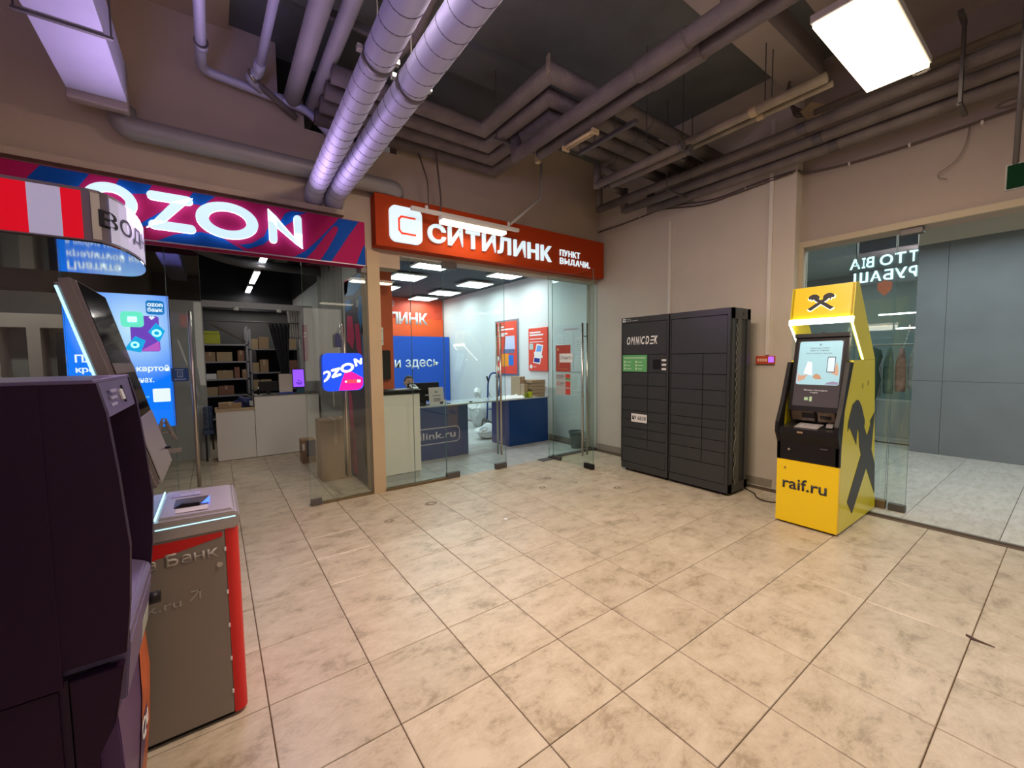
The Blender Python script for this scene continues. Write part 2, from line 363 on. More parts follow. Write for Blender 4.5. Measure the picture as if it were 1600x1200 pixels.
# --- electronics shop room (right)
struct(obj('wall_red', bx(0.96, 4.65, 7.0, 7.1, 0, 3.2), M('red_wall', (0.72, 0.06, 0.02), 0.5)), 'red painted back wall of the right shop')
cw = M('cool_white_wall', (0.66, 0.68, 0.68), 0.7)
struct(obj('wall_shop_right', bx(4.60, 4.65, 1.55, 7.0, 0, 3.2), cw), 'pale side wall inside the right shop')
bs2 = semp('baseboard_shop', (4.6, 1.6, 0), 'grey tile skirting inside the right shop')
for i in range(8): obj('skirting_tile', bx(4.588, 4.60, 1.56+0.45*i, 2.005+0.45*i, 0, 0.09), skm, bs2)
struct(obj('wall_shop_edge', bx(0.96, 1.0, 1.55, 7.0, 0, 3.2), cw))
struct(obj('ceiling_shop', bx(0.96, 4.65, 1.56, 7.1, 3.16, 3.2), M('shop_ceiling', (0.045, 0.06, 0.075), 0.8)), 'dark ceiling with square light panels in the right shop')
# --- corridor
gw = M('grey_panel', (0.21, 0.235, 0.25), 0.65, var=0.05, bump=0.05)
hoard = semp('wall_corridor', (8.4, -5, 0), 'blue grey hoarding panels across the corridor')
for i in range(5):
    y1 = -1.87-(0.33 if i else 0)-1.25*max(0, i-1); y0 = -2.2 if i == 0 else y1-1.25
    for z0, z1 in ((0, 1.13), (1.134, 3.21)):
        obj('panel', bx(8.35+0.002*((i+int(z0)) % 2), 8.42, y0+0.002, y1-0.002, z0, z1), gw, hoard)
soffit = M('pale_soffit', (0.62, 0.60, 0.52), 0.8)
struct(obj('wall_soffit', bx(8.30, 8.45, -13, -1.87, 3.215, 3.9), soffit), 'pale band above the corridor panels')
struct(obj('ceiling_corridor', bx(5.02, 12.2, -13, 2.0, 3.45, 3.55), M('corridor_ceiling', (0.50, 0.52, 0.50), 0.8)), 'pale ceiling of the corridor')
struct(obj('wall_boutique', bx(12.0, 12.1, -2.2, 2.5, 0, 3.6), M('boutique_wall', (0.30, 0.36, 0.36), 0.8)))
struct(obj('wall_boutique', bx(5.02, 12, 1.5, 1.6, 0, 3.6), M('boutique_wall', (0.4, 0.46, 0.46), 0.8)))
struct(obj('wall_boutique', bx(8.42, 12, -1.95, -1.87, 0, 3.6), M('boutique_wall', (0.4, 0.46, 0.46), 0.8)))
struct(obj('floor', bx(9.0, 12.1, -2, 1.6, -0.12, 0.004), tilem), 'boutique floor beyond the corridor')
struct(obj('wall_far', bx(5.0, 9.0, -13.2, -13.0, 0, 3.6), soffit))
area('boutique_light', (10.2, -0.4, 3.35), (1.5, 1.5), 26, (0.8, 1, 0.98))
for i, (x, y) in enumerate(((5.78, -1.65), (6.85, -1.58), (6.9, -4.2))):
    t = thing('downlight', ['round recessed downlight nearest the opening in the corridor ceiling', 'second round downlight farther into the corridor ceiling', 'round downlight over the corridor near the grey panels'][i], 'light', (x, y, 3.45), 'corridor downlights')
    obj('diffuser', lathe(bmesh.new(), [(0.09, -0.012), (0.09, 0)], (x, y, 3.444)), coole, t)
    obj('rim', ring(bmesh.new(), x, y, 0.115, 0.115, 0.09, 0.09, 'U', 3.436, 0.014, 24), white, t)
# ================================================================= shop front glazing
def pane(name, x0, x1, z0, z1, y, parent, edge=True):
    """glass sheet in the plane of the shop fronts with green edges"""
    o = obj(name, bx(x0, x1, y-0.005, y+0.005, z0, z1), glass, parent)
    if edge:
        e = bmesh.new(); box(e, x0-0.0015, x0, y-0.005, y+0.005, z0, z1); box(e, x1, x1+0.0015, y-0.005, y+0.005, z0, z1); obj('pane_edge', e, edgeg, parent)
    return o
def window(name, x0, x1, z0, z1, y, label):
    r = semp(name, ((x0+x1)/2, y, z0), label); pane('pane', x0, x1, z0, z1, y, r); return r
def handle_pair(x, z0, z1, y, parent, off=0.045):
    for s, yy in ((-1, y-off), (1, y+off)):
        obj('pull_bar', tb([(x, yy, z0), (x, yy, z1)], 0.015, 12), steel, parent, True)
    for z in (z0+0.18, z1-0.18):
        obj('bar_mount', tb([(x, y-off, z), (x, y+off, z)], 0.008, 8), steel, parent)
window('window_1', -2.2, -1.55, 0.03, 2.62, 1.36, 'glass pane at the left end of the parcel shop front')
r = window('window_2', -1.54, -0.90, 0.03, 2.62, 1.36, 'glass pane in front of the glowing blue display')
d1 = semp('door_1', (-0.78, 1.36, 0), 'glass door leaf with a long pull bar left of the shop entrance')
pane('pane', -0.895, -0.655, 0.01, 2.60, 1.36, d1); handle_pair(-0.745, 0.40, 2.02, 1.36, d1)
d2 = semp('door_2', (0.5, 1.34, 0), 'glass door leaf with the glowing rounded shop sign behind it')
pane('pane', 0.195, 0.84, 0.02, 2.60, 1.34, d2); handle_pair(0.575, 0.26, 1.95, 1.34, d2)
obj('patch_fitting', bx(0.19, 0.30, 1.318, 1.362, 0.0, 0.07, 0.004), darksteel, d2); obj('patch_fitting', bx(0.75, 0.86, 1.318, 1.362, 2.53, 2.60, 0.004), darksteel, d2)
rail = M('bronze_rail', (0.20, 0.15, 0.09), 0.4, 0.8)
tag(obj('floor_rail', bx(0.31, 0.88, 1.32, 1.36, 0, 0.025, 0.003), rail), 'low bronze floor rail under the glass of the left shop', 'rail')
tag(obj('floor_rail', bx(0.99, 1.80, 1.31, 1.37, 0, 0.03, 0.003), rail), 'low bronze floor rail under the fixed glass beside the white counter', 'rail')
tag(obj('floor_rail', bx(3.56, 4.6, 1.31, 1.37, 0, 0.03, 0.003), darksteel), 'grey floor rail under the glass next to the waste bin', 'rail')
window('window_3', 1.0, 1.37, 0.03, 2.80, 1.34, 'narrow fixed glass pane right of the beige pillar')
window('window_4', 1.375, 1.80, 0.03, 2.80, 1.34, 'fixed glass pane in front of the white counter')
d3 = semp('door_3', (2.27, 1.34, 0), 'closed glass door leaf of the orange fronted shop')
pane('pane', 1.81, 2.745, 0.02, 2.74, 1.34, d3); handle_pair(2.64, 0.2, 2.04, 1.34, d3)
obj('patch_fitting', bx(1.80, 1.99, 1.315, 1.365, 0.0, 0.075, 0.004), darksteel, d3)
obj('patch_fitting', bx(2.56, 2.745, 1.315, 1.365, 0.0, 0.075, 0.004), darksteel, d3)
obj('patch_fitting', bx(1.80, 2.0, 1.315, 1.365, 2.70, 2.78, 0.004), darksteel, d3)
window('window_5', 3.56, 4.63, 0.03, 2.80, 1.34, 'fixed glass pane beside the open door leaf, right end of the shop front')
d4 = semp('door_4', (3.6, 0.85, 0), 'open glass door leaf with red notices, standing out into the hall')
obj('pane', bx(3.595, 3.605, 0.46, 1.29, 0.01, 2.74), glass, d4)
e = bmesh.new(); box(e, 3.595, 3.605, 0.458, 0.46, 0.01, 2.74); box(e, 3.595, 3.605, 1.29, 1.292, 0.01, 2.74); obj('pane_edge', e, edgeg, d4)
for s in (-1, 1): obj('pull_bar', tb([(3.6+s*0.045, 0.62, 0.18), (3.6+s*0.045, 0.62, 2.03)], 0.015, 12), steel, d4, True)
for z in (0.4, 1.85): obj('bar_mount', tb([(3.555, 0.62, z), (3.645, 0.62, z)], 0.008, 8), steel, d4)
obj('patch_fitting', bx(3.575, 3.625, 0.455, 0.62, 0.005, 0.075, 0.004), black, d4); obj('patch_fitting', bx(3.575, 3.625, 1.12, 1.30, 0.0, 0.06, 0.004), darksteel, d4)
tag(obj('floor_plate', bx(3.35, 3.58, 1.24, 1.38, 0.0, 0.008, 0.002), darksteel), 'flat steel pivot plate on the floor by the open glass leaf', 'plate')
# notices on the open leaf
red = M('notice_red', (0.42, 0.05, 0.025), 0.6); redb = M('notice_red_bright', (0.60, 0.06, 0.035), 0.6); grn = M('notice_green', (0.10, 0.35, 0.12), 0.6)
ink = M('ink', (0.03, 0.03, 0.04), 0.6)
n1 = tag(obj('notice', fl(rect(1.21, 1.35, 0.895, 1.74), 'R', 3.594, 0.001), red), 'dark red opening hours notice stuck on the open glass leaf', 'notice')
gold = M('print_gold', (0.6, 0.3, 0.12), 0.6)
obj('emblem', fl(rr(1.18, 1.655, 1.145, 1.70, 0.01), 'R', 3.5925, 0.0005), gold, n1)
bm = bmesh.new()
for i in range(7): flat(bm, rect(1.17, 1.60-0.03*i, 1.13-0.01*(i % 3), 1.607-0.03*i), 'R', 3.5925, 0.0005)
flat(bm, rect(1.17, 1.385, 0.93, 1.39), 'R', 3.5925, 0.0005); obj('print', bm, gold, n1)
n2 = tag(obj('notice', fl(rect(1.125, 1.485, 0.855, 1.615), 'R', 3.5915, 0.0012), paper), 'small white card with one word over the dark red notice', 'notice')
txt('Открыто', (1.105, 1.515, 0.875, 1.585), 'R', 3.590, ink, n2, 0.0005)
for i, (z, a, b) in enumerate(((1.22, redb, grn), (1.115, redb, redb), (1.01, redb, red))):
    n = tag(obj('sticker', fl(rect(1.21, z, 0.895, z+0.098), 'R', 3.594, 0.001), M('sticker_grey', (0.45, 0.44, 0.42), 0.6)),
            ['topmost sticker under the dark red notice, with a green corner', 'middle sticker under the dark red notice, with a red right half', 'lowest sticker under the dark red notice'][i], 'sticker', 'stickers on the open glass leaf')
    obj('colour_block', fl(rect(1.0, z+0.035 if i == 0 else z+0.004, 0.90, z+0.094), 'R', 3.5925, 0.0005), a, n)
    if i == 0: obj('colour_block', fl(rect(1.0, z+0.004, 0.90, z+0.033), 'R', 3.5925, 0.0005), b, n)
    if i == 1: obj('emblem', ring(bmesh.new(), 1.17, z+0.05, 0.022, 0.026, 0.012, 0.015, 'R', 3.5925, 0.0005, 16), redb, n)
    if i < 2: 
        bm = bmesh.new(); flat(bm, rect(1.13 if i else 1.19, z+0.055, 1.03, z+0.072), 'R', 3.5925, 0.0005); flat(bm, rect(1.13 if i else 1.19, z+0.03, 1.05, z+0.04), 'R', 3.5925, 0.0005); obj('print', bm, M('print_grey', (0.2, 0.2, 0.2), 0.6), n)
tg = thing('handle_tag', 'small dark blue tag hanging on the pull bar over the glowing rounded sign', 'tag', (0.515, 1.29, 1.7)); obj('tag', pr([(0.485, 1.70), (0.485, 1.82), (0.50, 1.85), (0.53, 1.85), (0.545, 1.82), (0.545, 1.70)], 'y', 1.282, 1.290), M('tag_navy', (0.01, 0.015, 0.09), 0.5), tg); obj('cord', tb([(0.515, 1.286, 1.85), (0.56, 1.29, 1.93)], 0.003, 6), ink, tg)
# ================================================================= left shop sign
mag = M('sign_magenta', (0.36, 0.006, 0.085), 0.65, spec=0.15); blu = M('sign_blue', (0.0, 0.06, 0.34), 0.65, spec=0.15)
s = thing('shop_sign', 'magenta and blue shop sign box with glowing white letters, left shop', 'sign', (-0.5, 1.2, 2.56))
obj('sign_box', bx(-2.2, 0.80, 1.15, 1.325, 2.575, 3.035, 0.003), mag, s)
f = 1.149
bm = bmesh.new()
def band(*pts): flat(bm, pts, 'F', f, 0.0012)
band((-2.2, 2.86), (-1.83, 3.03), (-2.1, 3.03), (-2.2, 2.99)); band((-1.66, 2.88), (-1.56, 3.03), (-1.30, 3.03), (-1.40, 2.86), (-1.66, 2.80))
band((-1.15, 2.99), (-1.13, 3.03), (-0.93, 3.03), (-0.97, 2.95), (-1.07, 2.93)); band((-0.72, 2.93), (-0.66, 3.03), (-0.50, 3.03), (-0.60, 2.93))
band((-1.0, 2.72), (-0.84, 2.86), (-0.76, 2.90), (-0.86, 2.74), (-1.06, 2.66))
band((-0.92, 2.58), (-0.80, 2.65), (-0.62, 2.70), (-0.48, 2.68), (-0.38, 2.62), (-0.30, 2.578), (-0.92, 2.577))
band((-0.28, 2.60), (-0.15, 2.66), (-0.06, 2.76), (-0.05, 2.88), (-0.10, 2.84), (-0.14, 2.74), (-0.24, 2.66), (-0.34, 2.63))
band((0.0, 2.90), (0.04, 2.98), (0.10, 3.02), (0.24, 3.03), (0.16, 2.99), (0.12, 2.93), (0.03, 2.86))
band((0.10, 2.577), (0.21, 2.65), (0.34, 2.79), (0.45, 2.92), (0.54, 3.03), (0.74, 3.03), (0.62, 2.85), (0.45, 2.577), (0.345, 2.577), (0.42, 2.70), (0.50, 2.85), (0.53, 2.92), (0.515, 2.945), (0.48, 2.935), (0.40, 2.83), (0.30, 2.68), (0.21, 2.577))
band((0.70, 2.577), (0.77, 2.76), (0.797, 2.80), (0.797, 2.577))
obj('sign_print', bm, blu, s)
obj('lower_edge', bx(-2.2, 0.80, 1.145, 1.15, 2.568, 2.578), M('sign_edge', (0.35, 0.30, 0.35), 0.4, 0.3), s)
Lc, Lt = 1.125, 0.026
def letter(bm, nm='letter'):
    o = obj(nm, bm, lede, s); return o
letter(ring(bmesh.new(), -1.185, 2.835, 0.158, 0.140, 0.088, 0.073, 'F', Lc, Lt))
letter(ring(bmesh.new(), -0.42, 2.82, 0.232, 0.158, 0.140, 0.085, 'F', Lc, Lt))
bm = bmesh.new()
for p in stroke([(-0.93, 2.935), (-0.70, 2.935)], 0.072)+stroke([(-0.93, 2.700), (-0.69, 2.700)], 0.072): flat(bm, p, 'F', Lc, Lt)
flat(bm, [(-0.80, 2.91), (-0.665, 2.965), (-0.87, 2.72), (-0.98, 2.668)], 'F', Lc, Lt)
letter(bm)
bm = bmesh.new()
for p in stroke([(-0.07, 2.90), (-0.07, 2.71)], 0.068)+stroke([(0.145, 2.94), (0.145, 2.75)], 0.068): flat(bm, p, 'F', Lc, Lt)
flat(bm, [(-0.105, 2.99), (-0.07, 2.94), (0.18, 2.66), (0.17, 2.76), (0.11, 2.76)], 'F', Lc, Lt); flat(bm, [(-0.105, 2.99), (-0.036, 2.92), (-0.036, 2.86), (-0.105, 2.88)], 'F', Lc, Lt)
flat(bm, [(0.18, 2.66), (0.18, 2.80), (0.112, 2.80), (0.112, 2.73)], 'F', Lc, Lt); flat(bm, [(-0.105, 2.99), (-0.036, 2.93), (0.18, 2.66), (0.12, 2.70), (-0.05, 2.84)], 'F', Lc, Lt)
letter(bm)
# ================================================================= right shop sign
orng = M('sign_orange', (0.40, 0.042, 0.006), 0.65, spec=0.15)
s = thing('shop_sign', 'orange red shop sign box with white glowing letters, right shop', 'sign', (2.8, 1.2, 2.82))
obj('sign_box', bx(0.925, 4.60, 1.17, 1.325, 2.825, 3.39, 0.003), orng, s)
whl = M('letter_white', (0.35, 0.4, 0.42), 0.4, emit=0.85, ecol=(0.76, 0.93, 1.0)); whd = M('letter_edge', (0.25, 0.27, 0.3), 0.4)
o = obj('logo', fl(rr(1.075, 2.885, 1.46, 3.285, 0.075), 'F', 1.168, 0.03), whl, s)
ro = M('logo_red', (0.75, 0.06, 0.02), 0.5, emit=0.5, ecol=(1, 0.07, 0.02))
bm = bmesh.new()
for p in stroke([(1.37, 3.17), (1.21, 3.17), (1.18, 3.14), (1.18, 3.02), (1.21, 2.985), (1.37, 2.985)], 0.022): flat(bm, p, 'F', 1.136, 0.002)
obj('logo_mark', bm, ro, o)
word = 'СИТИЛИНК'; xs = [1.535, 1.80, 2.05, 2.29, 2.53, 2.79, 3.03, 3.27]; ws = [0.235, 0.20, 0.20, 0.20, 0.21, 0.195, 0.195, 0.195]
for ch, x, w_ in zip(word, xs, ws): txt(ch, (x, 2.945, x+w_, 3.165), 'F', 1.168, whl, s, 0.028, 0.028, 'letter')
for ch, x, w_ in zip('ПУНКТ', [3.64, 3.725, 3.815, 3.905, 3.985], [0.07]*5): txt(ch, (x, 3.065, x+w_, 3.155), 'F', 1.168, whl, s, 0.015, 0.012, 'letter')
for ch, x, w_ in zip('ВЫДАЧИ', [3.64, 3.735, 3.855, 3.96, 4.06, 4.155], [0.072, 0.095, 0.085, 0.085, 0.07, 0.075]): txt(ch, (x, 2.945, x+w_, 3.035), 'F', 1.168, whl, s, 0.015, 0.012, 'letter')
obj('letter', fl(rect(4.25, 2.945, 4.268, 2.963), 'F', 1.168, 0.015), whl, s)
# lamp hanging in front of the sign
t = thing('strip_lamp', 'lit strip lamp on a long white bar in front of the orange sign', 'lamp', (2.0, 0.95, 3.2))
obj('mounting_bar', bx(1.25, 2.72, 0.93, 0.975, 3.20, 3.24, 0.003), white, t)
obj('lamp_body', bx(1.60, 2.50, 0.90, 1.0, 3.155, 3.20, 0.004), white, t)
obj('diffuser', bx(1.61, 2.49, 0.895, 1.005, 3.12, 3.156, 0.004), lampe, t)
obj('bracket', bx(2.55, 2.58, 0.945, 0.965, 3.24, 3.30), white, t)
obj('bracket', bx(1.42, 1.45, 0.945, 0.965, 3.24, 3.28), white, t)
cab = M('cable_brown', (0.10, 0.07, 0.06), 0.7); cabw = M('conduit_grey', (0.50, 0.48, 0.45), 0.6)
tag(obj('lamp_cable', tb(arcpath([(1.60, 0.955, 3.24), (1.62, 0.955, 3.36), (1.58, 1.0, 4.0), (1.50, 1.05, 4.62)], 0.1), 0.011, 8), cab, None, True), 'brown cable dropping from the ceiling to the strip lamp', 'cable')
tag(obj('lamp_cable', tb(arcpath([(1.46, 0.955, 3.24), (1.46, 0.955, 3.55), (1.42, 1.1, 3.9)], 0.1), 0.008, 8), cab, None, True), 'short thin brown cable left of the long lamp cable', 'cable')
tag(obj('conduit_arm', tb(arcpath([(2.60, 0.96, 3.28), (3.22, 1.12, 3.78), (3.27, 1.15, 3.84), (3.28, 1.15, 4.3)], 0.05), 0.016, 8), cabw, None, True), 'thin grey conduit bent from the wall down to the strip lamp', 'conduit')
# ================================================================= hall lamps
for i, (x, y, lab) in enumerate(((3.43, -2.45, 'glowing rectangular ceiling lamp above the yellow cash machine'), (0.88, -2.02, 'glowing ceiling lamp above the viewer'), (3.15, -5.85, 'glowing ceiling lamp deep in the hall behind the viewer'), (3.5, -11.5, 'glowing ceiling lamp at the far end of the hall behind the viewer'))):
    t = thing('ceiling_lamp', lab, 'lamp', (x, y, 3.8), 'warm hall lamps')
    hx, hy = (0.19, 0.60) if i == 1 else (0.60, 0.19)
    obj('housing', bx(x-hx-0.012, x+hx+0.012, y-hy-0.012, y+hy+0.012, 3.805, 3.86, 0.006), white, t)
    obj('diffuser', bx(x-hx, x+hx, y-hy, y+hy, 3.775, 3.806, 0.004), lampe, t)
    for sx in (-0.5, 0.5): obj('hanger_wire', tb([(x+sx*hx*1.6, y+sx*hy*1.6, 3.86), (x+sx*hx*1.6, y+sx*hy*1.6, 4.46)], 0.004, 6), darksteel, t)
    if i == 0:
        b = bmesh.new()
        for a in stroke([(4.06, -2.62), (4.13, -2.62), (4.13, -2.54), (4.06, -2.54)], 0.02): flat(b, a, 'U', 3.80, 0.01)
        obj('end_hook', b, white, t)
# ================================================================= ducts and pipes
def helix(p0, p1, r, pitch, rad=0.003):
    p0, p1 = Vector(p0), Vector(p1); d = p1-p0; L = d.length; d.normalize(); a = Vector((0, 0, 1)); b = d.cross(a); n = int(L/pitch*16); pts = []
    for i in range(n+1):
        t = 2*math.pi*i/16; pts.append(p0+d*(L*i/n)+(a*math.cos(t)+b*math.sin(t))*r)
    return tb(pts, rad, 4)
for x0, x1, r, yb, lab in ((0.337, 0.10, 0.088, -0.98, 'thinner grey spiral ventilation duct, left of the pair over the viewer'), (0.534, 0.50, 0.098, -0.86, 'thicker grey spiral ventilation duct, right of the pair over the viewer')):
    t = thing('spiral_duct', lab, 'duct', (x0, 1.2, 3.3), 'spiral ducts over the hall'); e = (x1, -7.0, 3.3); s0 = (x0, 1.22, 3.3)
    obj('duct', tb(arcpath([(x0, 1.36, 3.22), s0, e], 0.12), r, 28), galv, t, True)
    obj('spiral_seam', helix((x0, 1.18, 3.3), e, r+0.0005, 0.135), seamm, t)
    f = (yb-1.2)/(-8.2); xc = x0+(x1-x0)*f
    bm = bmesh.new(); dx = (x1-x0)/8.2
    tube(bm, [(xc-dx*0.02, yb+0.02, 3.3), (xc+dx*0.02, yb-0.02, 3.3)], r+0.006, 28); obj('clamp', bm, darksteel, t, True)
    for sx in (-1, 1): obj('clamp_bolt', bx(xc+sx*(r+0.02)-0.015, xc+sx*(r+0.02)+0.015, yb-0.018, yb+0.018, 3.30, 3.33, 0.003), steel, t)
    obj('hanger_rod', tb([(xc, yb, 3.3+r), (xc, yb, 4.66)], 0.005, 6), darksteel, t)
# rectangular duct with round outlet
t = thing('rectangular_duct', 'flat rectangular ventilation duct running overhead at the upper left', 'duct', (-1.2, 1.0, 3.56))
obj('duct', bx(-1.36, -1.03, -7, 1.02, 3.56, 3.86, 0.004), galv, t)
obj('collar', bx(-1.365, -1.025, 0.96, 1.05, 3.50, 3.865, 0.01), M('duct_collar', (0.33, 0.27, 0.25), 0.5, 0.2), t)
for y in (-0.45, 0.15): obj('hanger_strap', bx(-1.41, -0.99, y-0.012, y+0.012, 3.545, 3.56), darksteel, t); 
for y in (-0.45, 0.15):
    for x in (-1.40, -1.0): obj('hanger_rod', tb([(x, y, 3.55), (x, y, 4.62)], 0.005, 6), darksteel, t)
tag(obj('round_duct', tb(arcpath([(-1.09, 1.19, 3.62), (-1.09, 1.19, 3.47), (1.19, 1.20, 3.48), (1.20, 1.32, 3.40)], 0.16, 8), 0.088, 24), M('round_duct_grey', (0.27, 0.25, 0.25), 0.5, 0.2, var=0.06), None, True),
    'round grey pipe along the brown wall above the shop signs', 'pipe')
# violet lit thin pipe
t = thing('drain_pipe', 'thin grey pipe coming overhead, turning along the brown wall to the ducts', 'pipe', (-0.5, 1.2, 4.1))
obj('pipe', tb(arcpath([(-0.53, -7, 4.12), (-0.55, 1.2, 4.12), (0.30, 1.24, 4.07), (0.50, 1.24, 3.90), (0.62, 1.28, 3.80)], 0.1), 0.038, 16), galv, t, True)
obj('socket', tb([(-0.545, 0.82, 4.12), (-0.545, 0.88, 4.12)], 0.046, 16), galv, t, True)
obj('hanger_band', tb([(-0.545, 0.80, 4.12), (-0.545, 0.81, 4.12)], 0.05, 16), darksteel, t)
obj('socket', tb([(0.0, 1.22, 4.09), (0.07, 1.22, 4.087)], 0.045, 16), galv, t, True)
t = thing('drain_pipe', 'thin grey pipe with a clamped joint and a bent tail near the wall opening', 'pipe', (-0.12, 1.0, 4.2))
obj('pipe', tb([(0.10, -7, 4.18), (-0.13, 0.98, 4.18)], 0.034, 16), galv, t, True)
obj('elbow', tb(arcpath([(-0.13, 0.92, 4.18), (-0.135, 1.06, 4.17), (-0.20, 1.10, 4.13), (-0.1, 1.18, 4.10)], 0.04), 0.045, 16), galv, t, True)
obj('clamp', tb([(-0.165, 1.075, 4.145), (-0.185, 1.09, 4.135)], 0.056, 16), steel, t, True)
obj('tail', tb([(-0.15, 1.12, 4.12), (0.20, 1.27, 3.98)], 0.03, 12), pipem, t, True)
for i, (xa, xb, r, ye, lab) in enumerate(((0.16, 0.16, 0.075, 1.30, 'thick dull grey pipe running into the dark wall opening, left one'), (0.34, 0.36, 0.06, 1.26, 'dull grey pipe running into the dark wall opening, right one'))):
    tag(obj('overhead_pipe', tb([(xb, -7, 4.12), (xa, ye, 4.12), (xa, ye+0.35, 4.12)], r, 18), M('overhead_pipe', (0.27, 0.25, 0.27), 0.6, var=0.1), None, True), lab, 'pipe', 'pipes into the wall opening')
tag(obj('cable_tray', bx(0.2, 1.15, 0.05, 0.09, 4.19, 4.25), darksteel), 'slim metal strut crossing above the pipes near the wall opening', 'strut')
tag(obj('void_pipe', tb([(0.5, 1.7, 4.05), (0.9, -0.1, 4.25), (0.8, -1.5, 4.4)], 0.05, 12), pipem, None, True), 'dark pipe half hidden behind the spiral ducts', 'pipe')
# L shaped insulated pipes
zz = 4.0
for i, (ya, xc, yb, lab) in enumerate(((0.42, 1.87, -0.66, 'insulated pipe bent twice, innermost of the four, highest in the picture'), (0.68, 2.08, -0.40, 'insulated pipe bent twice, second of the four from the inside'),
                                      (0.92, 2.29, -0.17, 'insulated pipe bent twice, third of the four from the inside'), (1.18, 2.50, 0.06, 'insulated pipe bent twice, outermost of the four, nearest the brown wall'))):
    t = thing('insulated_pipe', lab, 'pipe', (xc, ya, zz), 'four bent insulated pipes'); r = 0.075
    obj('pipe', tb([(0.35, ya, zz), (xc, ya, zz), (xc, yb, zz), (4.64, yb, zz)], r, 18), pipem, t, True).data
    for (cx, cy) in ((xc, ya), (xc, yb)):
        k = 1 if cy == yb else -1; obj('mitre_seam', tb([(cx-r*1.0, cy-r*1.0*1, zz-0.001), (cx+r*1.0, cy+r*1.0*1, zz-0.001)], 0.004, 5), darksteel, t) if False else None
    obj('joint_band', tb([(3.2+0.1*i, yb, zz), (3.215+0.1*i, yb, zz)], r+0.004, 18), darksteel, t)
# patch of peeling wrap
tag(obj('insulation_scrap', pr([(1.79, -0.752), (1.80, -0.70), (1.787, -0.70), (1.775, -0.752)], 'z', 3.93, 4.07), pipel), 'pale torn edge of insulation at the innermost pipe bend', 'insulation')
# supports
for i, (x0, x1, y, z, lab) in enumerate(((1.95, 2.62, 0.34, 3.90, 'thin hanging rail under the four pipes near the brown wall'), (3.05, 3.75, -0.75, 3.72, 'thin hanging rail under the pipe pair at the yellow pipes'), (4.0, 4.6, -0.35, 3.60, 'thin hanging rail under the pipes along the right wall'))):
    t = thing('pipe_hanger', lab, 'hanger', (x0, y, z), 'pipe hangers')
    obj('rail', bx(x0, x1, y-0.012, y+0.012, z-0.01, z+0.01), darksteel, t)
    for x in (x0+0.03, x1-0.03): obj('rod', tb([(x, y, z), (x, y, 4.66)], 0.005, 6), darksteel, t)
# pair crossing below
for i, (x, r, y0, lab) in enumerate(((2.22, 0.065, 0.30, 'upper left pipe of the pair crossing under the bent pipes'), (2.42, 0.055, 0.15, 'lower right pipe of the pair crossing under the bent pipes'))):
    t = thing('crossing_pipe', lab, 'pipe', (x, y0, 3.78), 'crossing pipe pair')
    obj('pipe', tb([(x-0.02, -7, 3.78), (x, y0, 3.78), (x, y0+0.03, 4.05)] if i == 0 else [(x-0.02, -7, 3.78), (x, y0, 3.78)], r, 18), pipem, t, True)
    obj('sleeve', tb([(x-0.004, -1.72, 3.78), (x-0.002, -1.30, 3.78)], r+0.012, 18), pipem, t, True)
    for yy in (-1.95, -2.6): obj('hanger_rod', tb([(x, yy, 3.83), (x, yy, 4.5)], 0.005, 6), darksteel, t)
# old lamp bars
t = thing('lamp_bar', 'short yellowed unlit lamp tube hanging under the pipes', 'lamp', (2.42, -0.5, 3.66)); ylw = M('yellowed_tube', (0.50, 0.38, 0.22), 0.4)
obj('tube', tb([(2.40, -0.26, 3.68), (2.41, -0.66, 3.68)], 0.017, 12), ylw, t, True); obj('tube', tb([(2.44, -0.26, 3.68), (2.45, -0.66, 3.68)], 0.012, 12), ylw, t, True)
for y in (-0.26, -0.66): obj('end_cap', bx(2.38, 2.47, y-0.012, y+0.012, 3.655, 3.70, 0.003), ylw, t)
t = thing('mounting_bar', 'dark flat bar hanging beside the yellowed lamp tube', 'bar', (2.7, -0.55, 3.74)); obj('bar', bx(2.68, 2.72, -0.92, -0.18, 3.72, 3.76, 0.003), darksteel, t)
for y in (-0.66, -0.40, -0.19): obj('hanger', tb([(2.7, y, 3.76), (2.7, y, 3.935)], 0.005, 6), darksteel, t)
tag(obj('rose_box', bx(2.50, 2.56, 0.28, 0.34, 3.78, 3.94, 0.01), ylw), 'small yellow junction box at the end of the crossing pipes', 'junction box')
# pair with a rectangular loop near the corner
for i, (x, y0, lab) in enumerate(((3.28, 0.10, 'dark pipe of the corner pair, with a short upright end near the corner'), (3.42, 0.0, 'dark pipe of the corner pair, nearer the lockers'))):
    t = thing('corner_pipe', lab, 'pipe', (x, y0, 3.62), 'pipe pair near the corner'); r = 0.045
    obj('pipe', tb([(x, -1.0, 3.64), (x, y0, 3.64)], r, 14), pipem, t, True)
    if i == 0:
        obj('upright', tb([(x, y0, 3.60), (x, y0, 3.86)], r, 14), pipem, t, True); obj('pipe', tb([(x, y0, 3.84), (x+0.34, y0-0.02, 3.84)], r*0.9, 14), pipem, t, True)
    obj('end_cap', tb([(x, -1.0, 3.64), (x, -1.03, 3.64)], r+0.006, 14), darksteel, t)
for i, (x, r, lab) in enumerate(((3.64, 0.042, 'thicker yellow lit pipe above the parcel lockers'), (3.78, 0.026, 'thinner yellow lit pipe above the parcel lockers'))):
    t = thing('yellow_pipe', lab, 'pipe', (x, -1.2, 3.85), 'yellow lit pipes')
    obj('pipe', tb([(x, -0.80, 3.84), (x-0.02, -2.10, 3.84)], r, 14), pipel, t, True)
    obj('wrap_band', tb([(x-0.01, -1.50, 3.84), (x-0.011, -1.56, 3.84)], r+0.008, 14), ylw, t)
    obj('hanger_rod', tb([(x, -1.62, 3.86), (x, -1.62, 4.66)], 0.005, 6), darksteel, t)
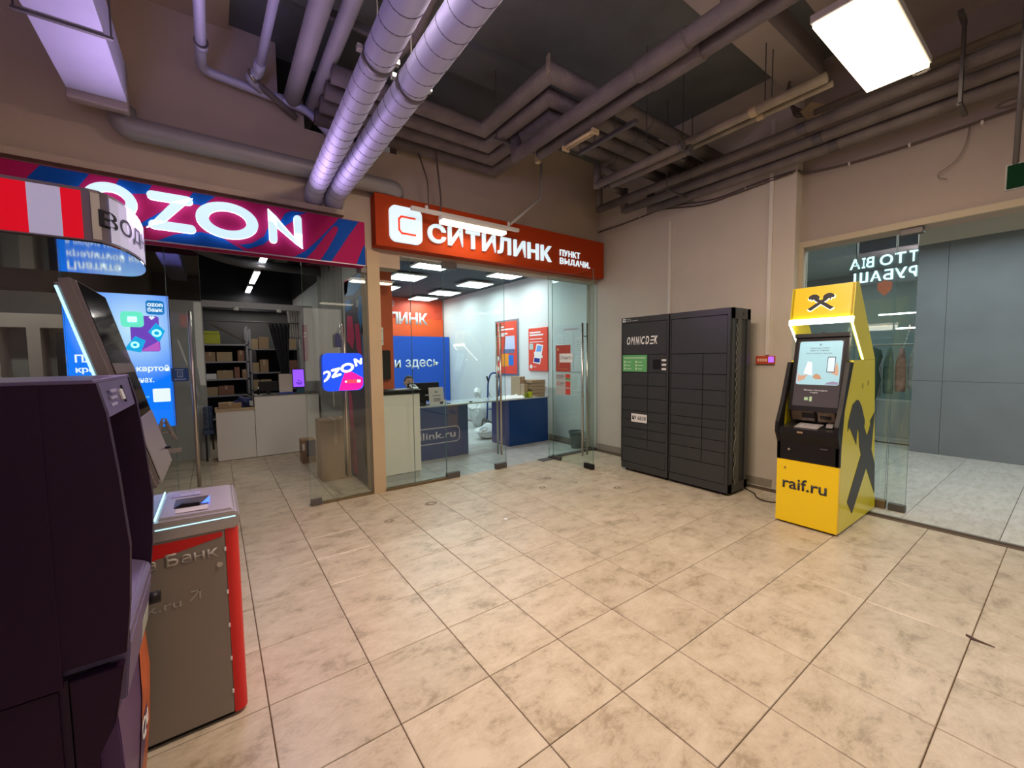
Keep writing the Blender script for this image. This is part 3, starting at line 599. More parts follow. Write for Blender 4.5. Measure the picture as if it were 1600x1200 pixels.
# pipes along the right wall
WP = [(4.28, 3.80, 0.055, 0.98), (4.40, 3.70, 0.055, 0.60), (4.50, 3.62, 0.055, 0.22)]
for i, (x, z, r, y0) in enumerate(WP):
    t = thing('wall_pipe', ['topmost of three pipes along the right wall, with a tall upright', 'middle pipe of the three along the right wall', 'lowest pipe of the three along the right wall, nearest the cables'][i], 'pipe', (x, y0, z), 'pipes along the right wall')
    obj('pipe', tb([(x, y0, z), (x, -1.2, z), (x-0.02, -8.8, z+0.06)], r, 16), pipem, t, True)
    obj('upright', tb([(x, y0, z-0.03), (x, y0, [4.36, 4.0, 3.84][i])], r*0.95, 14), pipem, t, True)
    if i == 0: obj('pipe', tb([(x, y0, 4.32), (x-0.05, y0-0.5, 4.30)], r*0.9, 14), pipem, t, True)
    if i == 1: obj('pipe', tb([(x, y0, 3.96), (x-0.4, y0, 3.94)], r*0.8, 14), pipem, t, True)
    obj('joint_band', tb([(x-0.002, -1.66-0.1*i, z+0.003), (x-0.003, -1.74-0.1*i, z+0.004)], r+0.006, 14), darksteel, t)
tag(obj('thin_wall_pipe', tb([(4.42, -1.75, 3.98), (4.40, -8.8, 4.02)], 0.03, 12), pipel, None, True), 'thin pale pipe above the wall pipes under the lamp', 'pipe')
tag(obj('upper_pipe', tb([(4.05, -2.85, 4.18), (4.03, -8.8, 4.22)], 0.075, 14), pipem, None, True), 'thick brown pipe at the upper right edge', 'pipe')
t = thing('ceiling_bracket', 'angled steel bracket hanging from the ceiling at the upper right', 'bracket', (4.3, -2.77, 4.0))
obj('arm', bx(4.24, 4.262, -2.80, -2.78, 3.50, 4.12), darksteel, t); obj('arm', bx(4.235, 4.50, -2.80, -2.77, 3.49, 3.515), darksteel, t); obj('arm', bx(4.20, 4.222, -2.80, -2.78, 3.50, 4.12), darksteel, t); obj('arm', bx(4.08, 4.27, -2.80, -2.77, 4.10, 4.13), darksteel, t)
t = thing('junction_box', 'pale junction box with fanned cables above the wall pipes', 'junction box', (4.5, -1.72, 3.98))
obj('box', pr([(-1.80, 3.93), (-1.68, 3.95), (-1.62, 4.05), (-1.72, 4.10), (-1.84, 4.02)], 'x', 4.42, 4.5), ylw, t)
for k in range(5): obj('cable', tb(arcpath([(4.46, -1.70, 4.0), (4.44, -1.56+0.02*k, 4.02+0.05*k), (4.40, -1.50-0.01*k, 4.6)], 0.1), 0.008, 6), cab, t)
# cable along right wall and header
cl = thing('wall_cable', 'bundle of dark cables sagging along the pale right wall', 'cable', (4.64, 0, 3.6), 'cables on the right wall')
obj('cable', tb(arcpath([(4.635, 1.32, 3.60), (4.635, 0.8, 3.60), (4.635, 0.0, 3.635), (4.635, -0.6, 3.52), (4.635, -1.2, 3.56), (4.635, -1.52, 3.555)], 0.2), 0.010, 6), cab, cl, True)
obj('cable', tb(arcpath([(4.63, 0.1, 3.62), (4.63, -0.5, 3.49), (4.63, -1.1, 3.52), (4.63, -1.5, 3.54)], 0.2), 0.009, 6), cab, cl, True)
for y, z in ((1.0, 3.60), (0.5, 3.615), (-0.4, 3.57), (-1.0, 3.545)): obj('cable_clip', bx(4.628, 4.65, y-0.008, y+0.008, z-0.014, z+0.014), white, cl)
hc = thing('header_cable', 'dark cable sagging along the wall band above the corridor opening', 'cable', (4.79, -2.5, 3.55), 'cables on the right wall')
obj('cable', tb(arcpath([(4.66, -1.54, 3.555), (4.785, -1.56, 3.54), (4.785, -2.0, 3.50), (4.785, -2.44, 3.50), (4.785, -3.1, 3.53), (4.785, -5, 3.6), (4.785, -8.9, 3.6)], 0.15), 0.012, 6), cab, hc, True)
for y in (-1.95, -2.4, -2.85): obj('cable_clip', bx(4.77, 4.80, y-0.008, y+0.008, 3.485, 3.515), white, hc)
tag(obj('loose_wire', tb(arcpath([(4.78, -2.78, 3.5), (4.77, -2.76, 3.33), (4.77, -2.70, 3.22), (4.77, -2.60, 3.17), (4.77, -2.60, 3.13), (4.77, -2.66, 3.10)], 0.08), 0.004, 6), M('loose_wire', (0.2, 0.15, 0.13), 0.6), None, True), 'thin loose wire curling down the wall band over the opening', 'wire')
tag(obj('cable_coil', ring(bmesh.new(), -3.02, 3.50, 0.08, 0.03, 0.06, 0.018, 'R', 4.55, 0.02, 20), cab), 'coil of spare cable under the wall pipes at the right edge', 'cable')
for y, z0, z1, lab in ((0.0, 2.05, 3.43, 'white cable duct running down to the left locker'), (-1.285, 1.56, 4.20, 'white cable duct running down to the small red alarm plate')):
    tag(obj('cable_duct', bx(4.628, 4.65, y-0.02, y+0.02, z0, z1, 0.003), M('cable_duct', (0.66, 0.62, 0.57), 0.5)), lab, 'cable duct', 'cable ducts on the right wall')
t = thing('alarm_panel', 'small red call plate with a violet glowing corner on the right wall', 'alarm', (4.65, -1.27, 1.5))
obj('plate', bx(4.615, 4.65, -1.37, -1.17, 1.455, 1.55, 0.004), M('alarm_red', (0.55, 0.07, 0.03), 0.4), t)
obj('display', bx(4.61, 4.616, -1.365, -1.31, 1.475, 1.54), M('alarm_violet', (0.3, 0.1, 0.8), 0.4, emit=1.0, ecol=(0.4, 0.15, 1)), t)
bm = bmesh.new()
for k in range(4): flat(bm, rect(-1.19-0.028*k, 1.485, -1.212-0.028*k, 1.52), 'R', 4.615, 0.001)
obj('print', bm, M('alarm_print', (0.75, 0.5, 0.35), 0.5), t)
t = thing('exit_sign', 'dark green exit sign plate hanging on a rod at the right edge', 'sign', (4.0, -3.2, 2.85))
obj('plate', bx(3.985, 4.015, -3.55, -3.07, 2.70, 2.86, 0.003), M('exit_green', (0.001, 0.022, 0.008), 0.8, spec=0.1), t)
obj('frame', bx(3.99, 4.01, -3.555, -3.062, 2.692, 2.868), M('exit_frame', (0.25, 0.25, 0.24), 0.5), t)
obj('rod', tb([(4.0, -3.105, 2.86), (4.0, -3.115, 4.45)], 0.016, 10), darksteel, t, True)
# ================================================================= parcel lockers
lk = M('locker_charcoal', (0.034, 0.036, 0.039), 0.34, 0.0, spec=0.5); lkf = M('locker_frame', (0.018, 0.018, 0.019), 0.5)
greenm = M('locker_green', (0.12, 0.42, 0.15), 0.5)
def locker(y0, y1, split, lab, rows):
    """y0 > y1: unit spans from y0 down to y1"""
    t = thing('parcel_locker', lab, 'locker', (4.15, (y0+y1)/2, 0), 'charcoal parcel lockers')
    obj('body', bx(3.965, 4.37, y1+0.002, y0-0.002, 0.035, 2.075), lkf, t)
    for yy in (y0-0.06, y1+0.06):
        for xx in (4.0, 4.33): obj('foot', tb([(xx, yy, 0), (xx, yy, 0.04)], 0.02, 10), black, t)
    obj('plinth', bx(3.945, 3.97, y1+0.004, y0-0.004, 0.035, 0.125, 0.002), lk, t)
    obj('frame_post', bx(3.940, 3.97, y0-0.014, y0-0.002, 0.128, 2.075), lk, t); obj('frame_post', bx(3.940, 3.97, y1+0.002, y1+0.030, 0.128, 2.075), lk, t)
    obj('top_panel', bx(3.942, 3.97, y1+0.004, y0-0.004, 2.006, 2.078, 0.002), lk, t)
    g = 0.0035; a, b = y0-0.016, y1+0.032
    def door(ya, yb, z0, z1): return obj('door', bx(3.943, 3.966, yb+g, ya-g, z0+g, z1-g, 0.0015), lk, t)
    main = door(a, b, 1.585, 2.003)
    for z0, z1 in zip(rows[1:], rows): door(a, split, z0, z1); door(split, b, z0, z1)
    door(a, b, 0.128, rows[-1]); return t, main
rows = [1.585, 1.35, 1.18, 1.01, 0.84, 0.72, 0.60, 0.475, 0.34]
t, m = locker(0.262, -0.462, -0.162, 'left charcoal parcel locker with white logo and green notice', rows)
obj('wordmark_panel', fl(rect(0.175, 1.715, 0.17, 1.716), 'R', 3.9425, 0.0005), lk, t)
x = 0.170
for ch in 'OMNICDEK':
    wd = 0.028 if ch == 'I' else 0.056
    if ch == 'M': wd = 0.068
    if ch == 'I': txt('I', (x, 1.715, x-0.016, 1.822), 'R', 3.9425, paper, t, 0.001, 0.01, 'letter', 0.25); x -= 0.024; continue
    if ch == 'E':
        bm = bmesh.new()
        for k in range(3): flat(bm, [(x-0.012*k*0.8+0.0, 1.715+0.044*k), (x-wd-0.012*k*0.8+0.004, 1.715+0.044*k), (x-wd-0.012*k*0.8, 1.733+0.044*k), (x-0.004-0.012*k*0.8, 1.733+0.044*k)], 'R', 3.9425, 0.001)
        obj('letter', bm, paper, t)
    else: txt(ch, (x, 1.715, x-wd, 1.822), 'R', 3.9425, paper, t, 0.001, 0.03, 'letter', 0.25)
    x -= wd+0.008
gp = obj('notice', fl(rect(0.238, 1.36, -0.150, 1.58), 'R', 3.9425, 0.0015), greenm, t); gp['label'] = 'green instruction notice'
pg = M('pale_green', (0.55, 0.75, 0.55), 0.5)
bm = bmesh.new(); flat(bm, rect(0.215, 1.535, -0.125, 1.548), 'R', 3.9405, 0.0005)
for r_ in range(3):
    for c_ in range(2):
        yb = 0.215-0.185*c_; flat(bm, rect(yb, 1.475-0.045*r_, yb-0.026, 1.503-0.045*r_), 'R', 3.9405, 0.0005)
        flat(bm, rect(yb-0.04, 1.482-0.045*r_, yb-0.12+0.015*((r_+c_) % 2), 1.492-0.045*r_), 'R', 3.9405, 0.0005)
obj('print', bm, pg, gp)
obj('scanner', bx(3.928, 3.944, -0.345, -0.245, 1.40, 1.52, 0.004), black, t)
for k in range(3): obj('pictogram', fl(rr(-0.365, 1.388+0.055*k, -0.430, 1.412+0.055*k, 0.008), 'R', 3.9425, 0.001), paper, t)
nb = obj('number_label', fl(rect(0.09, 0.69, -0.155, 0.80), 'R', 3.9425, 0.0015), paper, t); nb['label'] = 'white number label'
txt('№ 6838', (0.075, 0.72, -0.140, 0.775), 'R', 3.9405, ink, nb, 0.0005, 0.01)
lg = obj('logo', fl(rect(0.238, 2.022, 0.195, 2.066), 'R', 3.9415, 0.001), paper, t)
obj('print', fl([(0.230, 2.055), (0.205, 2.055), (0.203, 2.046), (0.218, 2.044), (0.215, 2.032), (0.208, 2.030), (0.206, 2.038), (0.222, 2.036)], 'R', 3.940, 0.0005), ink, lg)
txt('Коробка', (0.180, 2.050, 0.110, 2.063), 'R', 3.9415, paper, t, 0.0005); txt('микрообслуживание', (0.180, 2.026, 0.00, 2.041), 'R', 3.9415, paper, t, 0.0005)
rows2 = [1.585, 1.35, 1.17, 1.0, 0.84, 0.74, 0.61, 0.48, 0.33]
t, m = locker(-0.478, -1.205, -0.90, 'right charcoal parcel locker without print, cables in its open side', rows2)
obj('side_post', bx(3.965, 4.02, -1.215, -1.203, 0.035, 2.075), lk, t); obj('side_post', bx(4.30, 4.37, -1.215, -1.203, 0.035, 2.075), lk, t)
obj('side_top', bx(3.965, 4.37, -1.215, -1.203, 1.96, 2.078), lk, t); obj('side_bottom', bx(3.965, 4.37, -1.215, -1.203, 0.035, 0.13), lk, t)
obj('side_channel', bx(4.09, 4.17, -1.213, -1.203, 0.13, 1.96), M('channel_grey', (0.09, 0.09, 0.08), 0.4, 0.3), t)
bm = bmesh.new(); box(bm, 4.185, 4.215, -1.2165, -1.2145, 2.0, 2.03); obj('side_slot', bm, black, t)
wirew = M('wire_white', (0.22, 0.22, 0.2), 0.5)
obj('wires', tb([(4.06+0.018*math.sin(k*1.9), -1.218, 0.13+0.03*k) for k in range(60)], 0.003, 5), wirew, t, True)
obj('wires', tb([(4.055+0.025*math.sin(k*0.7+1), -1.221, 0.10+0.03*k) for k in range(22)], 0.003, 5), wirew, t, True)
tag(obj('power_cord', tb(arcpath([(4.36, -1.20, 0.02), (4.34, -1.25, 0.008), (4.29, -1.34, 0.008), (4.15, -1.42, 0.008), (4.10, -1.52, 0.008), (4.16, -1.62, 0.008), (4.3, -1.82, 0.008)], 0.08), 0.006, 6), black, None, True), 'black power cord on the floor between locker and yellow machine', 'cord')
# ================================================================= yellow cash machine
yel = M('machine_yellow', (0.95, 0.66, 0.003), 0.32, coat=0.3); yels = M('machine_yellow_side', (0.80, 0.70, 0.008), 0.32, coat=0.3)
stripe = M('strip_light', (1, 1, 0.95), 0.4, emit=7, ecol=(1, 0.98, 0.86)); dgrey = M('print_charcoal', (0.045, 0.05, 0.055), 0.5)
HORSE = [(0.0, 0.13), (0.13, 0.0), (0.62, 0.50), (0.70, 0.56), (0.75, 0.64), (0.80, 0.70), (0.86, 0.60), (0.88, 0.72), (0.96, 0.70), (1.0, 0.80), (0.96, 0.92), (0.84, 1.0), (0.70, 0.99), (0.60, 0.90), (0.56, 0.78), (0.58, 0.68), (0.50, 0.62)]
def cross_logo(bb, plane, c, th, mat, parent, name='logo'):
    a0, b0, a1, b1 = bb; bm = bmesh.new()
    flat(bm, [(a0+(a1-a0)*x, b0+(b1-b0)*y) for x, y in HORSE], plane, c, th); flat(bm, [(a1-(a1-a0)*x, b0+(b1-b0)*y) for x, y in HORSE], plane, c, th*1.02)
    return obj(name, bm, mat, parent)
t = thing('cash_machine', 'yellow and black cash machine with a lit overhead canopy by the glass wall', 'cash machine', (4.1, -2.04, 0))
YL, YR = -1.800, -2.275
obj('base', bx(3.69, 4.73, YR+0.015, YL-0.015, 0, 0.02), black, t)
bodyp = [(3.665, 0.018), (3.668, 0.60), (3.70, 0.60), (4.66, 0.60), (4.72, 0.018)]
obj('lower_front', pr([(3.655, 0.018), (3.660, 0.60), (3.70, 0.60), (3.70, 0.018)], 'y', YR, YL, 0.004), yel, t)
lp = obj('side_panel', pr([(3.70, 0.018), (3.70, 0.60), (3.69, 0.78), (3.735, 1.09), (3.925, 1.505), (4.54, 1.505), (4.66, 0.62), (4.745, 0.018)], 'y', YR, YR+0.02), yels, t)
obj('side_panel', pr([(3.70, 0.018), (3.70, 0.60), (3.69, 0.78), (3.735, 1.09), (3.925, 1.505), (4.54, 1.505), (4.66, 0.62), (4.745, 0.018)], 'y', YL-0.02, YL), yels, t)
obj('back_panel', pr([(4.50, 1.50), (4.53, 1.50), (4.735, 0.02), (4.70, 0.02)], 'y', YR+0.02, YL-0.02), black, t)
obj('cabinet_top', bx(3.96, 4.53, YR+0.02, YL-0.02, 1.46, 1.50), yels, t)
obj('drawer_front', pr([(3.655, 0.603), (3.655, 0.765), (3.60, 0.86), (3.605, 0.90), (3.70, 0.90), (3.70, 0.603)], 'y', YR+0.002, YL-0.002, 0.004), black, t)
for ya, yb in ((YR-0.001, YR+0.03), (YL-0.03, YL+0.001)):
    obj('side_cheek', pr([(3.655, 0.60), (3.655, 0.765), (3.592, 0.86), (3.60, 0.95), (3.69, 1.12), (3.83, 1.49), (3.93, 1.49), (3.74, 1.09), (3.695, 0.78), (3.695, 0.60)], 'y', ya, yb, 0.003), black, t)
obj('lock', tb([(3.657, -1.90, 0.70), (3.647, -1.90, 0.70)], 0.011, 12), steel, t)
obj('lock', tb([(3.66, -1.87, 0.525), (3.648, -1.87, 0.525)], 0.008, 12), M('lock_brass', (0.45, 0.33, 0.1), 0.4, 0.8), t)
obj('handle_slot', bx(3.648, 3.656, -2.19, -2.14, 0.735, 0.745), darksteel, t)
# shelf with keypad
obj('shelf', pr([(3.61, 0.898), (3.90, 0.93), (3.90, 0.90), (3.61, 0.875)], 'y', YR+0.03, YL-0.03), M('shelf_black', (0.02, 0.018, 0.018), 0.25), t)
kp = obj('keypad', pr([(3.66, 0.906), (3.81, 0.926), (3.81, 0.932), (3.66, 0.912)], 'y', -2.11, -1.93), M('keypad_silver', (0.62, 0.60, 0.60), 0.3, 0.5), t)
bm = bmesh.new()
for r_ in range(4):
    for c_ in range(4):
        xa = 3.675+0.031*r_; za = 0.9145+0.00413*r_; ya = -1.955-0.036*c_; box(bm, xa, xa+0.02, ya-0.024, ya, za, za+0.004)
obj('keys', bm, M('key_grey', (0.5, 0.48, 0.5), 0.4, 0.3), kp)
obj('sticker', bx(3.600, 3.606, -2.02, -1.975, 0.865, 0.88), card, t)
obj('card_reader', pr([(3.72, 0.918), (3.74, 0.95), (3.79, 0.955), (3.80, 0.93)], 'y', -2.20, -2.15, 0.003), darksteel, t)
obj('rear_wall', pr([(3.88, 0.90), (3.80, 1.06), (3.84, 1.08), (3.93, 0.91)], 'y', YR+0.03, YL-0.03), M('recess_dark', (0.03, 0.026, 0.025), 0.4), t)
brz = M('module_bronze', (0.12, 0.085, 0.06), 0.35, 0.4)
md = obj('cash_module', pr([(3.80, 0.955), (3.765, 1.055), (3.82, 1.07), (3.85, 0.96)], 'y', -2.045, -1.865, 0.004), brz, t)
obj('cash_slot', pr([(3.776, 0.985), (3.765, 1.030), (3.78, 1.035), (3.795, 0.985)], 'y', -2.045, -1.95), black, md)
obj('dispenser', pr([(3.80, 0.955), (3.765, 1.055), (3.82, 1.07), (3.85, 0.96)], 'y', -2.20, -2.07, 0.004), brz, t)
obj('receipt_slot', pr([(3.785, 0.985), (3.773, 1.01), (3.782, 1.013), (3.793, 0.987)], 'y', -2.17, -2.09), black, t)
bm = bmesh.new()
for k in range(6): box(bm, 3.79, 3.81, -2.04+0.014*k, -2.033+0.014*k, 0.972, 0.986)
obj('sticker', bm, M('sticker_grey', (0.4, 0.4, 0.4), 0.5), md)
# monitor (tilted back)
def tp(u, v, off=0.0):
    """u from the lower edge 0..1, off: distance in front of the glass"""
    x0, z0, x1, z1 = 3.765, 1.055, 3.915, 1.745; dx, dz = x1-x0, z1-z0; L = math.hypot(dx, dz); nx, nz = -dz/L, dx/L
    return (x0+dx*u+nx*off, v, z0+dz*u+nz*off)
def tilt(pts, off, th, mat, name, parent):
    bm = bmesh.new(); a = [bm.verts.new(tp(u, v, off)) for v, u in pts]; b = [bm.verts.new(tp(u, v, off+th)) for v, u in pts]; n = len(pts)
    bm.faces.new(a); bm.faces.new(b[::-1])
    for i in range(n): bm.faces.new((a[i], a[(i+1) % n], b[(i+1) % n], b[i]))
    return obj(name, bm, mat, parent)
mo = tilt([(v, u) for v, u in rr(-2.245, -0.01, -1.838, 1.0, 0.02)], -0.05, 0.05, black, 'monitor', t)
tilt([(-2.25, 0.955), (-1.833, 0.955), (-1.833, 1.005), (-2.25, 1.005)], -0.03, 0.05, M('bezel_top', (0.02, 0.018, 0.018), 0.5, spec=0.2), 'bezel', mo)
tilt([(-2.055, 1.0), (-2.03, 1.0), (-2.03, 1.03), (-2.055, 1.03)], -0.03, 0.02, black, 'camera', mo)
scr = tilt(rr(-2.215, 0.055, -1.868, 0.915, 0.01), 0.0, 0.001, M('screen_dark', (0.03, 0.026, 0.028), 0.05, emit=0.06, ecol=(0.8, 0.62, 0.62)), 'screen', mo)
lb = M('screen_blue', (0.30, 0.55, 0.66), 0.25, emit=0.42, ecol=(0.42, 0.70, 0.80))
tilt(rr(-2.205, 0.335, -1.878, 0.905, 0.02), 0.001, 0.001, lb, 'picture', mo)
def scol(n, c, e=0.4): return M(n, c, 0.3, emit=e, ecol=c)
tilt([(-1.90, 0.36), (-1.93, 0.44), (-1.90, 0.47), (-1.885, 0.50), (-1.883, 0.345)], 0.002, 0.0005, scol('scr_lilac', (0.45, 0.50, 0.62)), 'picture_sleeve', mo)
tilt([(-1.93, 0.48), (-2.0, 0.455), (-1.99, 0.63), (-1.955, 0.64)], 0.0022, 0.0005, scol('scr_paper', (0.68, 0.74, 0.86), 0.5), 'picture_sheet', mo)
tilt([(-1.89, 0.38), (-1.94, 0.40), (-1.965, 0.47), (-1.93, 0.45), (-1.89, 0.46)], 0.0025, 0.0005, scol('scr_skin', (0.52, 0.34, 0.24)), 'picture_hand', mo)
tilt([(-2.005, 0.43), (-2.03, 0.41), (-2.075, 0.41), (-2.06, 0.46), (-2.03, 0.48), (-2.01, 0.455)], 0.0025, 0.0005, scol('scr_bread', (0.45, 0.27, 0.16)), 'picture_bread', mo)
tilt([(-2.13, 0.50), (-2.19, 0.455), (-2.195, 0.52), (-2.175, 0.64), (-2.165, 0.56)], 0.0022, 0.0005, scol('scr_skin', (0.52, 0.34, 0.24)), 'picture_hand', mo)
tilt(rr(-2.165, 0.50, -2.105, 0.70, 0.008), 0.0026, 0.0005, scol('scr_ink', (0.06, 0.08, 0.12), 0.1), 'picture_phone', mo)
tilt(rr(-2.160, 0.51, -2.110, 0.69, 0.006), 0.0033, 0.0005, scol('scr_phone', (0.55, 0.72, 0.86), 0.5), 'picture_phone_screen', mo)
tilt([(-2.10, 0.345), (-2.12, 0.37), (-2.16, 0.385), (-2.20, 0.375), (-2.20, 0.345)], 0.002, 0.0005, scol('scr_purple', (0.28, 0.27, 0.45), 0.25), 'picture_cloth', mo)
def tilt_text(s, a0, u0, a1, u1, mat):
    o = txt(s, (a0, u0, a1, u1), 'R', 0, mat, None, 0.0); me = o.data
    for v in me.vertices: v.co = Vector(tp(v.co.z, v.co.y, 0.003))
    off = wpos(mo)
    for v in me.vertices: v.co -= off
    o.parent = mo; return o
inkb = scol('scr_ink', (0.06, 0.08, 0.12), 0.1); pale = scol('scr_pale', (0.6, 0.58, 0.58), 0.35)
tilt_text('Наши доставки', -1.965, 0.805, -2.11, 0.825, inkb); tilt_text('ждут в станции.', -1.965, 0.77, -2.11, 0.79, inkb); tilt_text('Чеки скачайте, тоду вам.', -1.935, 0.735, -2.135, 0.755, inkb)
bm = bmesh.new()
for sg in (1, -1):
    pl = [(-2.04+sg*(-0.011), 0.845), (-2.04+sg*(-0.007), 0.845), (-2.04+sg*0.012, 0.87), (-2.04+sg*0.007, 0.872)]
    bm.faces.new([bm.verts.new(tp(u, v, 0.003)) for v, u in pl])
obj('emblem', bm, inkb, mo)
tilt_text('Можно пополнить', -1.95, 0.255, -2.13, 0.275, pale); tilt_text('и снять', -2.0, 0.225, -2.06, 0.242, pale)
bm = bmesh.new()
for v0, v1, u0, u1 in ((-1.96, -1.99, 0.13, 0.17), (-2.0, -2.02, 0.12, 0.18)): bm.faces.new([bm.verts.new(tp(u, v, 0.003)) for v, u in ((v0, u0), (v1, u0), (v1, u1), (v0, u1))])
obj('picture_icon', bm, scol('scr_green', (0.35, 0.5, 0.3), 0.3), mo)
# canopy
can = obj('canopy', pr([(3.86, 1.885), (3.905, 2.178), (3.985, 2.19), (4.20, 1.90)], 'y', YR, YL, 0.004), yel, t)
for ya, yb in ((YR, YR+0.02), (YL-0.02, YL)):
    obj('canopy_fin', pr([(3.86, 1.885), (3.905, 2.178), (3.985, 2.19), (4.54, 1.507), (4.20, 1.507), (3.845, 1.855)], 'y', ya-0.001, yb+0.001), yels, t)
lt = obj('canopy_light', pr([(3.835, 1.835), (3.845, 1.885), (3.88, 1.885), (3.87, 1.835)], 'y', YR-0.004, YL+0.004, 0.003), stripe, t)
for y in (YR-0.002, YL+0.002):
    ws = -1 if y == YR-0.002 else 1
    obj('canopy_light', pr([(3.835, 1.838), (3.87, 1.86), (4.225, 1.512), (4.175, 1.512)], 'y', y-0.004*ws, y+0.010*(-ws)), stripe, t)
def plx(z): return 3.86+(z-1.885)/(2.178-1.885)*0.045-0.003
lo = cross_logo((-1.935, 1.955, -2.135, 2.105), 'R', 0, 0.003, ink, None)
glow = cross_logo((-1.930, 1.948, -2.140, 2.100), 'R', 0, 0.001, M('logo_glow', (1, 1, 0.9), 0.4, emit=2.0, ecol=(1, 1, 0.85)), None, 'logo_glow')
for o in (lo, glow):
    for v in o.data.vertices: v.co.x += plx(v.co.z)-(0.004 if o is lo else 0)
    for v in o.data.vertices: v.co -= wpos(t)
    o.parent = t
txt('raif.ru', (-1.855, 0.335, -2.195, 0.44), 'R', 3.6545, ink, t, 0.001, 0.014)
SIDE = [(4.047, 1.154), (3.935, 1.12), (3.888, 1.05), (3.836, 0.972), (3.829, 0.894), (3.875, 0.926), (3.969, 0.844), (4.078, 0.743), (4.085, 0.83), (4.103, 0.901), (4.136, 0.853), (4.161, 0.732), (4.229, 0.633), (3.888, 0.255), (4.033, 0.12), (4.403, 0.478), (4.705, 0.17), (4.675, 0.475), (4.542, 0.634), (4.6, 1.0), (4.46, 0.923), (4.484, 0.893), (4.39, 0.787), (4.29, 0.88), (4.301, 0.939), (4.188, 1.083), (4.107, 1.141)]
obj('side_logo', fl(SIDE, 'F', YR-0.0015, 0.0012), dgrey, t)
obj('vent_spot', fl([(4.20+0.018*math.cos(a/12*6.283), 1.27+0.028*math.sin(a/12*6.283)) for a in range(12)], 'F', YR-0.0005, 0.0008), M('spot_olive', (0.35, 0.33, 0.02), 0.5), t)
obj('vent_spot', fl([(4.36+0.018*math.cos(a/12*6.283), 1.29+0.028*math.sin(a/12*6.283)) for a in range(12)], 'F', YR-0.0005, 0.0008), M('spot_olive', (0.35, 0.33, 0.02), 0.5), t)
# ================================================================= grey and red cash machine
gr = M('machine_grey', (0.25, 0.21, 0.18), 0.42, 0.2); grl = M('machine_silver', (0.46, 0.42, 0.41), 0.3, 0.55); redm = M('machine_red', (0.62, 0.008, 0.008), 0.38)
t = thing('cash_machine', 'grey and red cash machine with a silver top and tall tilted screen', 'cash machine', (-0.9, -1.08, 0))
YA, YB = -1.325, -0.86
def front_round(x0, x1, y0, y1, r, n=6):
    out = [(x0, y0)]
    for i in range(n+1):
        a = -math.pi/2+math.pi/2*i/n; out.append((x1-r+r*math.cos(a), y0+r+r*math.sin(a)))
    for i in range(n+1):
        a = math.pi/2*i/n; out.append((x1-r+r*math.cos(a), y1-r+r*math.sin(a)))
    out.append((x0, y1)); return out
obj('base', pr(front_round(-1.28, -0.545, YA+0.02, YB-0.02, 0.05), 'z', 0.0, 0.03), black, t)
obj('front_shell', pr(front_round(-0.575, -0.527, YA, YB, 0.035), 'z', 0.02, 0.845), redm, t, False)
obj('body', bx(-1.28, -0.575, YA+0.006, YB-0.006, 0.03, 0.845), gr, t)
sp = obj('side_panel', bx(-1.28, -0.578, YA, YA+0.01, 0.025, 0.845, 0.001), gr, t)
obj('red_wedge', fl([(-1.28, 0.838), (-0.585, 0.838), (-0.585, 0.818), (-1.28, 0.69)], 'F', YA-0.0005, 0.001), redm, sp)
M('print_light', (0.42, 0.38, 0.34), 0.5)
for ch_, x_, w_, h_ in (('А', -1.012, 0.044, 0.052), ('л', -0.964, 0.034, 0.038), ('ь', -0.924, 0.031, 0.038), ('ф', -0.887, 0.044, 0.052), ('а', -0.838, 0.034, 0.038), ('Б', -0.775, 0.040, 0.052), ('а', -0.728, 0.035, 0.038), ('Н', -0.686, 0.037, 0.037), ('к', -0.641, 0.037, 0.037)): txt(ch_, (x_, 0.738-(0.008 if ch_ == 'ф' else 0), x_+w_, 0.738+h_), 'F', YA-0.0022, MATS['print_light'], sp, 0.0008, 0.02, 'letter')
for v in bpy.data.objects[-1:] if False else []: pass
txt('alfabank.ru', (-1.04, 0.565, -0.733, 0.60), 'F', YA-0.003, MATS['print_light'], sp, 0.0)
bm = bmesh.new()
for s_ in stroke([(-0.705, 0.575), (-0.672, 0.612)], 0.005)+stroke([(-0.70, 0.612), (-0.672, 0.612), (-0.672, 0.578)], 0.005): flat(bm, s_, 'F', YA-0.0015, 0.0008)
obj('arrow', bm, MATS['print_light'], sp)
obj('lock', tb([(-0.600, YA+0.001, 0.700), (-0.600, YA-0.006, 0.700)], 0.011, 14), steel, sp)
for z in (0.12, 0.27, 0.42, 0.57, 0.76): obj('rivet', bx(-0.581, -0.574, YA-0.003, YA+0.004, z-0.008, z+0.008), paper, t)
hd = obj('head', pr([(-1.28, 0.845), (-0.53, 0.845), (-0.522, 0.86), (-0.522, 0.905), (-0.535, 0.918), (-1.28, 0.935)], 'y', YA-0.004, YB+0.004, 0.006), grl, t)
ledb = M('led_cyan', (0.5, 0.9, 1), 0.4, emit=1.3, ecol=(0.45, 0.85, 1))
obj('led_line', bx(-0.80, -0.535, YA-0.007, YA-0.003, 0.895, 0.8985), ledb, hd); obj('led_line', bx(-0.525, -0.5195, YA+0.01, YB-0.03, 0.888, 0.892), grl, hd)
obj('top_plate', pr([(-0.79, 0.918), (-0.545, 0.912), (-0.545, 0.926), (-0.79, 0.934)], 'y', YA+0.025, YB-0.02, 0.004), M('top_plate', (0.55, 0.50, 0.52), 0.3, 0.5), hd)
obj('led_line', pr([(-0.803, 0.93), (-0.798, 0.93), (-0.798, 0.937), (-0.803, 0.937)], 'y', YA+0.01, YB-0.02), ledb, hd)
obj('reader_recess', pr([(-0.75, 0.930), (-0.63, 0.9275), (-0.63, 0.932), (-0.75, 0.9345)], 'y', -1.18, -1.05), M('recess_brown', (0.07, 0.06, 0.055), 0.3), hd)
